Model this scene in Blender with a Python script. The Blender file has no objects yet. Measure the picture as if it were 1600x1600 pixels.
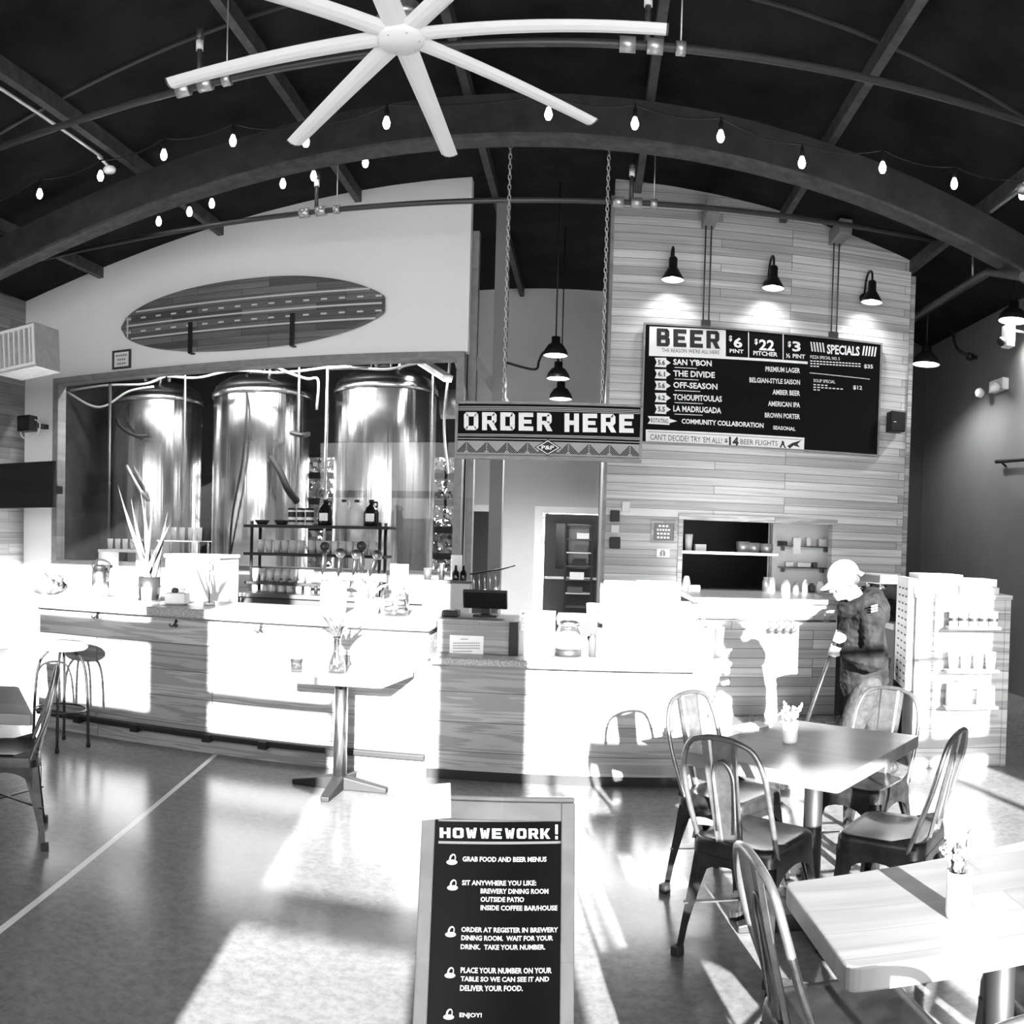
import bpy, bmesh, math, random
from mathutils import Vector, Matrix, noise
random.seed(7)
S = bpy.context.scene
COL = S.collection
V3 = Vector
PI = math.pi

# ---------------------------------------------------------------- camera (a stitched phone panorama: cylindrical lens)
YAW, PITCH, ROLL, FPX, CYP, EYE = 0.0900, -0.02397, -0.0268, 1325.0, 880.8, 1.52
def _rot(axis, a): return Matrix.Rotation(a, 3, axis)
CAMR = _rot('Z', YAW) @ _rot('X', PITCH) @ _rot('Y', ROLL)      # columns: right, forward, up
cam = bpy.data.cameras.new('camera')
cam.type = 'PANO'
cam.panorama_type = 'CENTRAL_CYLINDRICAL'
cam.central_cylindrical_radius = 1.0
cam.central_cylindrical_range_u_min = -800 / FPX
cam.central_cylindrical_range_u_max = 800 / FPX
cam.central_cylindrical_range_v_min = (CYP - 1600) / FPX
cam.central_cylindrical_range_v_max = CYP / FPX
cam.clip_start = 0.01
co = bpy.data.objects.new('camera', cam)
COL.objects.link(co)
r_, f_, u_ = CAMR @ V3((1, 0, 0)), CAMR @ V3((0, 1, 0)), CAMR @ V3((0, 0, 1))
co.matrix_world = Matrix(((r_.x, u_.x, -f_.x, 0), (r_.y, u_.y, -f_.y, 0), (r_.z, u_.z, -f_.z, EYE), (0, 0, 0, 1)))
S.camera = co

def ray(px, py):
    a = (px - 800) / FPX
    return CAMR @ V3((math.sin(a), math.cos(a), (CYP - py) / FPX))
E0 = V3((0, 0, EYE))
def at(px, py, Y):
    d = ray(px, py); return E0 + d * (Y / d.y)
def atz(px, py, z):
    d = ray(px, py); return E0 + d * ((z - EYE) / d.z)
def onplane(px, py, p0, n):
    d = ray(px, py); return E0 + d * ((p0 - E0).dot(n) / d.dot(n))

# ---------------------------------------------------------------- light and exposure
S.view_settings.view_transform = 'Standard'
S.view_settings.look = 'None'
S.view_settings.exposure = 0.42
S.view_settings.gamma = 1.0
S.view_settings.use_curve_mapping = False
w = bpy.data.worlds.new('sky'); S.world = w; w.use_nodes = True
bg = w.node_tree.nodes['Background']
bg.inputs[0].default_value = (1, 1, 1, 1); bg.inputs[1].default_value = 6.0
sun = bpy.data.lights.new('sun', 'SUN'); sun.energy = 44.0; sun.angle = math.radians(0.53)
so = bpy.data.objects.new('sun', sun); COL.objects.link(so)
SUN = V3((-0.150, 1.0, -0.262)).normalized()
so.rotation_euler = SUN.to_track_quat('-Z', 'Y').to_euler()
so.location = (2, -8, 6)

# ---------------------------------------------------------------- mesh builder
class MB:
    def __init__(s): s.v = []; s.f = []; s.sm = []
    def add(s, vs, fs, smooth=False):
        o = len(s.v); s.v += [tuple(p) for p in vs]
        s.f += [tuple(i + o for i in f) for f in fs]; s.sm += [smooth] * len(fs); return s
    def box(s, x0, x1, y0, y1, z0, z1, M=None):
        vs = [V3((x, y, z)) for z in (z0, z1) for y in (y0, y1) for x in (x0, x1)]
        if M is not None: vs = [M @ p for p in vs]
        return s.add(vs, [(0, 2, 3, 1), (4, 5, 7, 6), (0, 1, 5, 4), (2, 6, 7, 3), (0, 4, 6, 2), (1, 3, 7, 5)])
    def bar(s, a, b, wd, ht=None, up=(0, 0, 1)):
        a, b = V3(a), V3(b); ht = ht or wd; d = (b - a).normalized(); u = V3(up)
        if abs(d.dot(u)) > .98: u = V3((0, 1, 0))
        sx = d.cross(u).normalized() * wd / 2; sz = sx.cross(d).normalized() * ht / 2
        vs = [p + i * sx + j * sz for p in (a, b) for i, j in ((-1, -1), (1, -1), (1, 1), (-1, 1))]
        return s.add(vs, [(3, 2, 1, 0), (4, 5, 6, 7), (0, 1, 5, 4), (1, 2, 6, 5), (2, 3, 7, 6), (3, 0, 4, 7)])
    def tube(s, pts, r, n=10, caps=True, smooth=True, flat=1.0):
        pts = [V3(p) for p in pts]; m = len(pts)
        rs = r if isinstance(r, (list, tuple)) else [r] * m
        t0 = (pts[1] - pts[0]).normalized()
        u = t0.orthogonal().normalized() if abs(t0.z) > .9 else t0.cross(V3((0, 0, 1))).normalized()
        vs = []
        for i, p in enumerate(pts):
            t = (pts[min(i + 1, m - 1)] - pts[max(i - 1, 0)])
            t = t.normalized() if t.length > 1e-9 else t0
            u = (u - t * u.dot(t))
            u = u.normalized() if u.length > 1e-6 else t.orthogonal().normalized()
            b = t.cross(u)
            for k in range(n):
                a = 2 * PI * k / n; vs.append(p + (u * math.cos(a) + b * math.sin(a) * flat) * rs[i])
        fs = [(i * n + k, i * n + (k + 1) % n, (i + 1) * n + (k + 1) % n, (i + 1) * n + k) for i in range(m - 1) for k in range(n)]
        s.add(vs, fs, smooth)
        if caps:
            o = len(s.v) - len(vs)
            s.f += [tuple(o + k for k in range(n - 1, -1, -1)), tuple(o + (m - 1) * n + k for k in range(n))]; s.sm += [False, False]
        return s
    def lathe(s, prof, c=(0, 0, 0), n=24, M=None, sharp=False, capb=True, capt=True):
        c = V3(c); vs = []
        for r, z in prof:
            for k in range(n):
                a = 2 * PI * k / n; p = V3((r * math.cos(a), r * math.sin(a), z))
                vs.append((M @ p if M is not None else p) + c)
        m = len(prof)
        fs = [(i * n + k, i * n + (k + 1) % n, (i + 1) * n + (k + 1) % n, (i + 1) * n + k) for i in range(m - 1) for k in range(n)]
        s.add(vs, fs, not sharp)
        o = len(s.v) - len(vs)
        if capb and prof[0][0] > 1e-6: s.f.append(tuple(o + k for k in range(n - 1, -1, -1))); s.sm.append(False)
        if capt and prof[-1][0] > 1e-6: s.f.append(tuple(o + (m - 1) * n + k for k in range(n))); s.sm.append(False)
        return s
    def ball(s, c, r, n=14, m=9, M=None):
        c = V3(c); r = V3(r) if isinstance(r, (tuple, list, Vector)) else V3((r, r, r))
        vs = []
        for i in range(m + 1):
            t = PI * i / m
            for k in range(n):
                a = 2 * PI * k / n
                p = V3((r.x * math.sin(t) * math.cos(a), r.y * math.sin(t) * math.sin(a), -r.z * math.cos(t)))
                vs.append(c + (M @ p if M is not None else p))
        return s.add(vs, [(i * n + k, i * n + (k + 1) % n, (i + 1) * n + (k + 1) % n, (i + 1) * n + k) for i in range(m) for k in range(n)], True)
    def prism(s, poly, d, o=(0, 0, 0), ux=(1, 0, 0), uy=(0, 0, 1)):
        """polygon (u,v) in the plane o + u*ux + v*uy, extruded by vector d"""
        o, ux, uy, d = V3(o), V3(ux), V3(uy), V3(d); n = len(poly)
        a = [o + ux * p[0] + uy * p[1] for p in poly]; vs = a + [p + d for p in a]
        fs = [tuple(range(n - 1, -1, -1)), tuple(range(n, 2 * n))] + [(i, (i + 1) % n, n + (i + 1) % n, n + i) for i in range(n)]
        return s.add(vs, fs)
    def ring(s, po, pi_, d, o=(0, 0, 0), ux=(1, 0, 0), uy=(0, 0, 1)):
        o, ux, uy, d = V3(o), V3(ux), V3(uy), V3(d); n = len(po)
        A = [o + ux * p[0] + uy * p[1] for p in po]; B = [o + ux * p[0] + uy * p[1] for p in pi_]
        vs = A + B + [p + d for p in A] + [p + d for p in B]; fs = []
        for i in range(n):
            j = (i + 1) % n
            fs += [(i, j, n + j, n + i)[::-1], (2 * n + i, 2 * n + j, 3 * n + j, 3 * n + i), (i, j, 2 * n + j, 2 * n + i), (n + i, n + j, 3 * n + j, 3 * n + i)[::-1]]
        return s.add(vs, fs)
    def mesh(s, name, off=None):
        me = bpy.data.meshes.new(name)
        vs = s.v if off is None else [(p[0] - off[0], p[1] - off[1], p[2] - off[2]) for p in s.v]
        me.from_pydata(vs, [], s.f); me.polygons.foreach_set('use_smooth', s.sm); me.update()
        bm = bmesh.new(); bm.from_mesh(me); bmesh.ops.recalc_face_normals(bm, faces=bm.faces); bm.to_mesh(me); bm.free()
        return me

def finish(o, mat, bevel=0, seg=2):
    if mat: o.data.materials.append(mat)
    if bevel:
        m = o.modifiers.new('bevel', 'BEVEL'); m.width = bevel; m.segments = seg; m.limit_method = 'ANGLE'; m.angle_limit = math.radians(40)
    return o
def tags(o, label, cat, group=None, kind=None):
    if label: o['label'] = label
    if cat: o['category'] = cat
    if group: o['group'] = group
    if kind: o['kind'] = kind
    return o
def thing(name, label, cat, loc=(0, 0, 0), rz=0, group=None, kind=None):
    o = bpy.data.objects.new(name, None); COL.objects.link(o); o.empty_display_size = .1
    o.location = loc; o.rotation_euler = (0, 0, rz)
    return tags(o, label, cat, group, kind)
def part(name, mb, mat, parent, bevel=0, label=None):
    me = mb.mesh(name) if isinstance(mb, MB) else mb
    o = bpy.data.objects.new(name, me); COL.objects.link(o); o.parent = parent
    if label: o['label'] = label
    return finish(o, mat, bevel)
def wpart(name, mb, mat, parent, bevel=0, label=None):
    """a part whose mesh was laid out in world coordinates; parent is an unrotated Empty"""
    p = parent; off = V3((0, 0, 0))
    while p is not None: off += p.location; p = p.parent
    o = bpy.data.objects.new(name, mb.mesh(name, off)); COL.objects.link(o); o.parent = parent
    if label: o['label'] = label
    return finish(o, mat, bevel)
def solo(name, mb, mat, label, cat, group=None, bevel=0, kind=None):
    xs, ys, zs = zip(*mb.v); c = V3(((min(xs) + max(xs)) / 2, (min(ys) + max(ys)) / 2, min(zs)))
    o = bpy.data.objects.new(name, mb.mesh(name, c)); COL.objects.link(o); o.location = c
    finish(o, mat, bevel)
    return tags(o, label, cat, group, kind)
def struct(name, mb, mat, bevel=0, label=None):
    o = bpy.data.objects.new(name, mb.mesh(name)); COL.objects.link(o); o['kind'] = 'structure'
    if label: o['label'] = label
    return finish(o, mat, bevel)
def dup(root, loc, rz=None, label=None, group=None, scale=None):
    r = root.copy(); COL.objects.link(r); r.location = loc
    if rz is not None: r.rotation_euler = (0, 0, rz)
    if label: r['label'] = label
    if group: r['group'] = group
    if scale: r.scale = scale
    for ch in list(root.children):
        c = ch.copy(); COL.objects.link(c); c.parent = r
        for g in list(ch.children):
            d = g.copy(); COL.objects.link(d); d.parent = c
    return r
def smooth_path(pts, k=6):
    pts = [V3(p) for p in pts]; out = []
    P = [pts[0] * 2 - pts[1]] + pts + [pts[-1] * 2 - pts[-2]]
    for i in range(1, len(P) - 2):
        a, b, c, d = P[i - 1:i + 3]
        for j in range(k):
            t = j / k
            out.append(.5 * ((2 * b) + (c - a) * t + (2 * a - 5 * b + 4 * c - d) * t * t + (3 * b - a - 3 * c + d) * t ** 3))
    out.append(pts[-1]); return out
def rrect(w2, h2, r, n=5, cx=0, cy=0):
    out = []
    for sx, sy, a0 in ((1, 1, 0), (-1, 1, 90), (-1, -1, 180), (1, -1, 270)):
        for k in range(n + 1):
            a = math.radians(a0 + 90 * k / n); out.append((cx + sx * (w2 - r) + r * math.cos(a), cy + sy * (h2 - r) + r * math.sin(a)))
    return out
_tc = {}
def glyphs(s, bold=.0, space=1.0):
    k = (s, bold, space)
    if k not in _tc:
        c = bpy.data.curves.new('t', 'FONT'); c.body = s; c.resolution_u = 2; c.offset = bold; c.extrude = 0; c.fill_mode = 'FRONT'; c.space_character = space
        o = bpy.data.objects.new('t', c); COL.objects.link(o)
        me = bpy.data.meshes.new_from_object(o.evaluated_get(bpy.context.evaluated_depsgraph_get()))
        vs = [tuple(v.co[:2]) for v in me.vertices]; fs = [tuple(p.vertices) for p in me.polygons]
        bpy.data.objects.remove(o); bpy.data.curves.remove(c); bpy.data.meshes.remove(me)
        _tc[k] = (vs, fs)
    return _tc[k]
def text(mb, s, tl, tr, bl, bold=.02, lift=0.001, space=1.0):
    """fit the words s in the parallelogram with corners top-left, top-right, bottom-left"""
    vs, fs = glyphs(s, bold, space); tl, tr, bl = V3(tl), V3(tr), V3(bl)
    x0, x1 = min(v[0] for v in vs), max(v[0] for v in vs); y0, y1 = min(v[1] for v in vs), max(v[1] for v in vs)
    ux, uy = tr - tl, tl - bl; n = ux.cross(uy).normalized() * lift
    return mb.add([bl + ux * ((v[0] - x0) / (x1 - x0)) + uy * ((v[1] - y0) / (y1 - y0)) + n for v in vs], fs)

def _oct(x0, y0, x1, y1, c, corners='abcd'):
    """chamfered rectangle; corners named from lower left round anticlockwise"""
    cx, cy = c; P = []
    P += [(x0, y0 + cy), (x0 + cx, y0)] if 'a' in corners else [(x0, y0)]; P += [(x1 - cx, y0), (x1, y0 + cy)] if 'b' in corners else [(x1, y0)]
    P += [(x1, y1 - cy), (x1 - cx, y1)] if 'c' in corners else [(x1, y1)]; P += [(x0 + cx, y1), (x0, y1 - cy)] if 'd' in corners else [(x0, y1)]
    return P
def _bar(x0, y0, x1, y1): return [(x0, y0), (x1, y0), (x1, y1), (x0, y1)]
def _ringq(x0, y0, x1, y1, t, u, cor):
    """a chamfered ring cut into convex pieces"""
    c = (.16, .14); out = [_bar(x0 + c[0], y0, x1 - c[0], y0 + u), _bar(x0 + c[0], y1 - u, x1 - c[0], y1), _bar(x0, y0 + c[1], x0 + t, y1 - c[1]), _bar(x1 - t, y0 + c[1], x1, y1 - c[1])]
    for n_, X, Y, sx, sy in (('a', x0, y0, 1, 1), ('b', x1, y0, -1, 1), ('c', x1, y1, -1, -1), ('d', x0, y1, 1, -1)):
        out.append([(X, Y + sy * c[1]), (X + sx * c[0], Y), (X + sx * c[0], Y + sy * u), (X + sx * t, Y + sy * max(u, c[1]))] if n_ in cor else [(X, Y), (X + sx * max(t, c[0]), Y), (X + sx * max(t, c[0]), Y + sy * max(u, c[1])), (X, Y + sy * max(u, c[1]))])
    return out
BLOCK = {'O': _ringq(0, 0, 1, 1, .32, .24, 'abcd'), 'D': _ringq(0, 0, 1, 1, .34, .24, 'bc'),
         'R': _ringq(0, .36, 1, 1, .34, .2, 'bc') + [_bar(0, 0, .34, .5), [(.42, .4), (.7, 0), (1.06, 0), (.78, .42)], _bar(.3, .36, .7, .5)],
         'E': [_bar(0, 0, .36, 1), _bar(0, 0, 1, .24), _bar(0, .39, .88, .61), _bar(0, .76, 1, 1)], 'H': [_bar(0, 0, .34, 1), _bar(.66, 0, 1, 1), _bar(0, .38, 1, .62)],
         'B': _ringq(0, 0, 1, .57, .34, .2, 'bc') + _ringq(0, .43, .96, 1, .34, .2, 'bc'), 'K': [_bar(0, 0, .34, 1), [(.3, .44), (.66, 1), (1.02, 1), (.62, .44)], [(.3, .56), (.62, .56), (1.04, 0), (.66, 0)]],
         'W': [[(0, 1), (.28, 1), (.4, .1), (.34, 0), (.16, 0)], [(.72, 1), (1, 1), (.84, 0), (.66, 0), (.6, .1)], [(.38, .82), (.62, .82), (.5, .4)], [(.3, 0), (.44, 0), (.58, .82), (.42, .82)], [(.56, 0), (.7, 0), (.58, .82), (.42, .82)]],
         '!': [_bar(.2, .34, .8, 1), _bar(.2, 0, .8, .22)]}
def block(mb, s, tl, tr, bl, lift=.002, gap=.26):
    tl, tr, bl = V3(tl), V3(tr), V3(bl); n = len(s); cw = 1 / (n + (n - 1) * gap); ux, uy = tr - tl, tl - bl; nn = ux.cross(uy).normalized() * lift
    for i, ch in enumerate(s):
        for j, poly in enumerate(BLOCK[ch]): mb.add([bl + ux * ((i * (1 + gap) + x) * cw) + uy * y + nn * (1 + .12 * j) for x, y in poly], [tuple(range(len(poly)))])
    return mb

# ---------------------------------------------------------------- materials
def g4(v): return (v, v, v, 1)
def mat(name, v, rough=.5, metal=0, bump=0, bscale=60, var=0, vscale=6, spec=.5, emit=0, coat=0):
    m = bpy.data.materials.new(name); m.use_nodes = True; nt = m.node_tree; b = nt.nodes['Principled BSDF']
    b.inputs['Base Color'].default_value = g4(v); b.inputs['Roughness'].default_value = rough; b.inputs['Metallic'].default_value = metal
    b.inputs['Specular IOR Level'].default_value = spec; b.inputs['Coat Weight'].default_value = coat; b.inputs['Coat Roughness'].default_value = .1
    if emit: b.inputs['Emission Color'].default_value = g4(1); b.inputs['Emission Strength'].default_value = emit
    if var or bump:
        tc = nt.nodes.new('ShaderNodeTexCoord')
    if var:
        n = nt.nodes.new('ShaderNodeTexNoise'); n.inputs['Scale'].default_value = vscale; n.inputs['Detail'].default_value = 6; n.inputs['Roughness'].default_value = .65
        r = nt.nodes.new('ShaderNodeMapRange'); r.inputs[1].default_value = .3; r.inputs[2].default_value = .7
        r.inputs[3].default_value = max(0, v - var); r.inputs[4].default_value = v + var
        nt.links.new(tc.outputs['Object'], n.inputs['Vector']); nt.links.new(n.outputs['Fac'], r.inputs[0]); nt.links.new(r.outputs[0], b.inputs['Base Color'])
    if bump:
        n = nt.nodes.new('ShaderNodeTexNoise'); n.inputs['Scale'].default_value = bscale; n.inputs['Detail'].default_value = 4
        bp = nt.nodes.new('ShaderNodeBump'); bp.inputs['Strength'].default_value = bump; bp.inputs['Distance'].default_value = .02
        nt.links.new(tc.outputs['Object'], n.inputs['Vector']); nt.links.new(n.outputs['Fac'], bp.inputs['Height']); nt.links.new(bp.outputs[0], b.inputs['Normal'])
    return m
def wood(name, lo, hi, row=.09, length=1.6, ua='X', va='Z', rough=.5, grain=.35, gs=(1.2, 26), knots=False, mortar=.003, gap=.3):
    m = bpy.data.materials.new(name); m.use_nodes = True; nt = m.node_tree; N, L = nt.nodes, nt.links; b = N['Principled BSDF']
    tc = N.new('ShaderNodeTexCoord'); sp = N.new('ShaderNodeSeparateXYZ'); cb = N.new('ShaderNodeCombineXYZ')
    L.new(tc.outputs['Object'], sp.inputs[0]); L.new(sp.outputs[ua], cb.inputs[0]); L.new(sp.outputs[va], cb.inputs[1])
    br = N.new('ShaderNodeTexBrick'); br.inputs['Scale'].default_value = 1; br.inputs['Brick Width'].default_value = length; br.inputs['Row Height'].default_value = row
    br.inputs['Mortar Size'].default_value = mortar; br.inputs['Mortar Smooth'].default_value = .3; br.offset = .37; br.offset_frequency = 3
    br.inputs['Color1'].default_value = g4(lo); br.inputs['Color2'].default_value = g4(hi); br.inputs['Mortar'].default_value = g4(lo * gap)
    L.new(cb.outputs[0], br.inputs['Vector'])
    # the grain shifts from plank to plank
    va_ = N.new('ShaderNodeVectorMath'); va_.operation = 'MULTIPLY'; va_.inputs[1].default_value = (gs[0], gs[1], 1); L.new(cb.outputs[0], va_.inputs[0])
    sh = N.new('ShaderNodeVectorMath'); sh.operation = 'MULTIPLY_ADD'; sh.inputs[1].default_value = (37, 37, 37); L.new(br.outputs['Color'], sh.inputs[0]); L.new(va_.outputs[0], sh.inputs[2])
    nz = N.new('ShaderNodeTexNoise'); nz.inputs['Scale'].default_value = 1; nz.inputs['Detail'].default_value = 5; nz.inputs['Distortion'].default_value = .6
    L.new(sh.outputs[0], nz.inputs['Vector'])
    fac = nz.outputs['Fac']
    if knots:
        m2 = N.new('ShaderNodeMath'); m2.operation = 'MULTIPLY'; m2.inputs[1].default_value = 34; L.new(fac, m2.inputs[0])
        s2 = N.new('ShaderNodeMath'); s2.operation = 'SINE'; L.new(m2.outputs[0], s2.inputs[0])
        m3 = N.new('ShaderNodeMapRange'); m3.inputs[1].default_value = -1; m3.inputs[2].default_value = 1; L.new(s2.outputs[0], m3.inputs[0]); fac = m3.outputs[0]
    mr = N.new('ShaderNodeMapRange'); mr.inputs[1].default_value = .25; mr.inputs[2].default_value = .75; mr.inputs[3].default_value = 1 - grain; mr.inputs[4].default_value = 1 + grain
    L.new(fac, mr.inputs[0])
    mx = N.new('ShaderNodeMix'); mx.data_type = 'RGBA'; mx.blend_type = 'MULTIPLY'; mx.inputs[0].default_value = 1
    L.new(br.outputs['Color'], mx.inputs[6]); L.new(mr.outputs[0], mx.inputs[7]); L.new(mx.outputs[2], b.inputs['Base Color'])
    b.inputs['Roughness'].default_value = rough
    bp = N.new('ShaderNodeBump'); bp.inputs['Strength'].default_value = .25; bp.inputs['Distance'].default_value = .004
    L.new(mx.outputs[2], bp.inputs['Height']); L.new(bp.outputs[0], b.inputs['Normal'])
    return m
def thin_glass(name, tint=.96, refl=.12, rough=0.0):
    m = bpy.data.materials.new(name); m.use_nodes = True; nt = m.node_tree; N, L = nt.nodes, nt.links; N.remove(N['Principled BSDF'])
    t = N.new('ShaderNodeBsdfTransparent'); t.inputs[0].default_value = g4(tint); gl = N.new('ShaderNodeBsdfGlossy'); gl.inputs['Roughness'].default_value = rough
    lw = N.new('ShaderNodeLayerWeight'); lw.inputs[0].default_value = .35; mr = N.new('ShaderNodeMapRange'); mr.inputs[3].default_value = refl; mr.inputs[4].default_value = min(1, refl * 6)
    mx = N.new('ShaderNodeMixShader'); L.new(lw.outputs['Facing'], mr.inputs[0]); L.new(mr.outputs[0], mx.inputs[0]); L.new(t.outputs[0], mx.inputs[1]); L.new(gl.outputs[0], mx.inputs[2])
    L.new(mx.outputs[0], N['Material Output'].inputs[0]); return m
def floor_mat():
    m = bpy.data.materials.new('polished_concrete'); m.use_nodes = True; nt = m.node_tree; N, L = nt.nodes, nt.links; b = N['Principled BSDF']
    tc = N.new('ShaderNodeTexCoord')
    def nz(sc, det, ro=.6):
        n = N.new('ShaderNodeTexNoise'); n.inputs['Scale'].default_value = sc; n.inputs['Detail'].default_value = det; n.inputs['Roughness'].default_value = ro; L.new(tc.outputs['Object'], n.inputs['Vector']); return n
    a, c = nz(1.3, 4), nz(22, 8, .75)
    r1 = N.new('ShaderNodeMapRange'); r1.inputs[1].default_value = .3; r1.inputs[2].default_value = .7; r1.inputs[3].default_value = .14; r1.inputs[4].default_value = .195; L.new(a.outputs[0], r1.inputs[0])
    r2 = N.new('ShaderNodeMapRange'); r2.inputs[1].default_value = .36; r2.inputs[2].default_value = .58; r2.inputs[3].default_value = .72; r2.inputs[4].default_value = 1.04; L.new(c.outputs[0], r2.inputs[0])
    mu = N.new('ShaderNodeMath'); mu.operation = 'MULTIPLY'; L.new(r1.outputs[0], mu.inputs[0]); L.new(r2.outputs[0], mu.inputs[1])
    # pale filled saw-cut joint running away from the viewer
    sp = N.new('ShaderNodeSeparateXYZ'); L.new(tc.outputs['Object'], sp.inputs[0])
    k = N.new('ShaderNodeMath'); k.operation = 'MULTIPLY_ADD'; k.inputs[1].default_value = .154; k.inputs[2].default_value = 1.66; L.new(sp.outputs['Y'], k.inputs[0])
    ad = N.new('ShaderNodeMath'); ad.operation = 'ADD'; L.new(sp.outputs['X'], ad.inputs[0]); L.new(k.outputs[0], ad.inputs[1])
    ab = N.new('ShaderNodeMath'); ab.operation = 'ABSOLUTE'; L.new(ad.outputs[0], ab.inputs[0])
    lt = N.new('ShaderNodeMath'); lt.operation = 'LESS_THAN'; lt.inputs[1].default_value = .016; L.new(ab.outputs[0], lt.inputs[0])
    mx = N.new('ShaderNodeMix'); mx.inputs[3].default_value = .62; L.new(lt.outputs[0], mx.inputs[0]); L.new(mu.outputs[0], mx.inputs[2]); L.new(mx.outputs[0], b.inputs['Base Color'])
    r3 = N.new('ShaderNodeMapRange'); r3.inputs[3].default_value = .1; r3.inputs[4].default_value = .3; L.new(c.outputs[0], r3.inputs[0]); L.new(r3.outputs[0], b.inputs['Roughness'])
    b.inputs['Specular IOR Level'].default_value = .42
    return m
def steel_mat():
    m = bpy.data.materials.new('brushed_steel'); m.use_nodes = True; nt = m.node_tree; N, L = nt.nodes, nt.links; b = N['Principled BSDF']
    b.inputs['Metallic'].default_value = 1; b.inputs['Roughness'].default_value = .2; b.inputs['Base Color'].default_value = g4(.72)
    tc = N.new('ShaderNodeTexCoord'); mp = N.new('ShaderNodeMapping'); mp.inputs['Scale'].default_value = (9, 9, .25); n = N.new('ShaderNodeTexNoise'); n.inputs['Scale'].default_value = 1; n.inputs['Detail'].default_value = 3
    L.new(tc.outputs['Object'], mp.inputs[0]); L.new(mp.outputs[0], n.inputs['Vector'])
    bp = N.new('ShaderNodeBump'); bp.inputs['Strength'].default_value = .35; bp.inputs['Distance'].default_value = .03; L.new(n.outputs[0], bp.inputs['Height']); L.new(bp.outputs[0], b.inputs['Normal'])
    return m

M_floor = floor_mat()
M_white = mat('white_plaster', .88, .75, bump=.05, bscale=40)
M_lgrey = mat('pale_grey_paint', .60, .6, var=.03, vscale=1.5)
M_grey = mat('grey_paint', .135, .55, var=.015, vscale=1.2)
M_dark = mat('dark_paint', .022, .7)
M_ceil = mat('black_ceiling_sheet', .006, .8, spec=.15, bump=.6, bscale=3.0, var=.010, vscale=1.4)
M_beam = mat('dark_stained_timber', .02, .55, var=.012, vscale=5)
M_purlin = mat('grey_timber', .05, .6, var=.03, vscale=9)
M_pipe = mat('black_iron_pipe', .06, .4, .3)
M_black = mat('matte_black', .010, .5, spec=.3)
M_boardblack = mat('black_board_print', .006, .8, spec=.08)
M_blackg = mat('gloss_black', .008, .12)
M_whitep = mat('white_enamel', .82, .35)
M_paper = mat('white_paper', .85, .8)
M_cream = mat('off_white_plastic', .62, .5)
M_alum = mat('pale_aluminium', .75, .35, .6)
M_galv = mat('galvanised_metal', .55, .38, .7, var=.08, vscale=14)
M_gun = mat('worn_gunmetal', .22, .33, .85, var=.07, vscale=18)
M_gundark = mat('dark_gunmetal', .02, .32, .4, var=.015, vscale=14)
M_steel = steel_mat()
M_steelplain = mat('stainless_steel', .7, .25, 1)
M_rubber = mat('black_rubber', .012, .7)
M_glass = thin_glass('window_glass', .95, .012)
M_clear = thin_glass('clear_glass', .86, .16)
M_cup = mat('frosted_cup', .75, .3)
M_wallwood = wood('pine_boarding', .33, .66, .088, 2.1, 'X', 'Z', .5, .28, (.9, 30))
M_wallwoodY = wood('stained_boarding', .15, .28, .14, 2.4, 'Y', 'Z', .5, .35, (.9, 24))
M_barwood = wood('bar_cedar_boarding', .20, .36, .19, 2.6, 'X', 'Z', .45, .2, (.7, 13), True)
M_barwoodY = wood('bar_cedar_end', .20, .36, .19, 2.6, 'Y', 'Z', .45, .2, (.7, 13), True)
M_table = wood('pale_table_planks', .14, .19, .11, 2.0, 'X', 'Y', .3, .2, (1.6, 24), gap=.75, mortar=.0015)
M_frame = wood('grey_timber_frame', .2, .27, .5, 3, 'X', 'Z', .5, .25, (8, 8), gap=1)
M_sideW = wood('display_side_boarding', .30, .42, .14, 2.0, 'X', 'Z', .5, .22, (.6, 9), True)
M_board = wood('surfboard_timber', .08, .19, .075, .9, 'X', 'Z', .35, .3, (1.5, 22))
M_speck = mat('speckled_stone', .30, .3, var=.22, vscale=90)
M_terra = mat('dark_pot', .018, .5)
M_leaf = mat('grey_green_leaf', .055, .5, var=.04, vscale=12)
M_leafd = mat('tree_leaf', .035, .6, var=.025, vscale=3)
M_bark = mat('tree_bark', .12, .8)
M_cloth = mat('jacket_cloth', .007, .85, spec=.2, bump=.5, bscale=18, var=.008, vscale=10)
M_trouser = mat('trouser_cloth', .026, .9, spec=.2, var=.012, vscale=26, bump=.3, bscale=25)
M_skin = mat('skin', .22, .5)
M_cap = mat('white_cotton', .85, .8)
M_linen = mat('crumpled_linen', .07, .9, var=.05, vscale=16)
M_bulb = mat('lit_bulb', 1, .3, emit=14)
M_lamp = mat('lit_lamp', 1, .3, emit=7)
M_ink = mat('printed_grey', .25, .8)
M_letter = mat('white_lettering', .86, .6)
M_letterdark = mat('black_lettering', .012, .6)
M_slate = mat('slate_grey_print', .13, .6)
M_hatch = mat('mid_grey_print', .33, .6)
M_lawn = mat('outdoor_ground', .3, .9, var=.1, vscale=2)

# ================================================================ the room
YB = 9.03                    # face of the tank wall and of the boarded wall
def zc(X): return -.001 * X ** 3 - .028 * X ** 2 - .041 * X + 5.222
XL, XR, YF, YE = -7.1, 4.65, -1.5, 13.0

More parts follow.
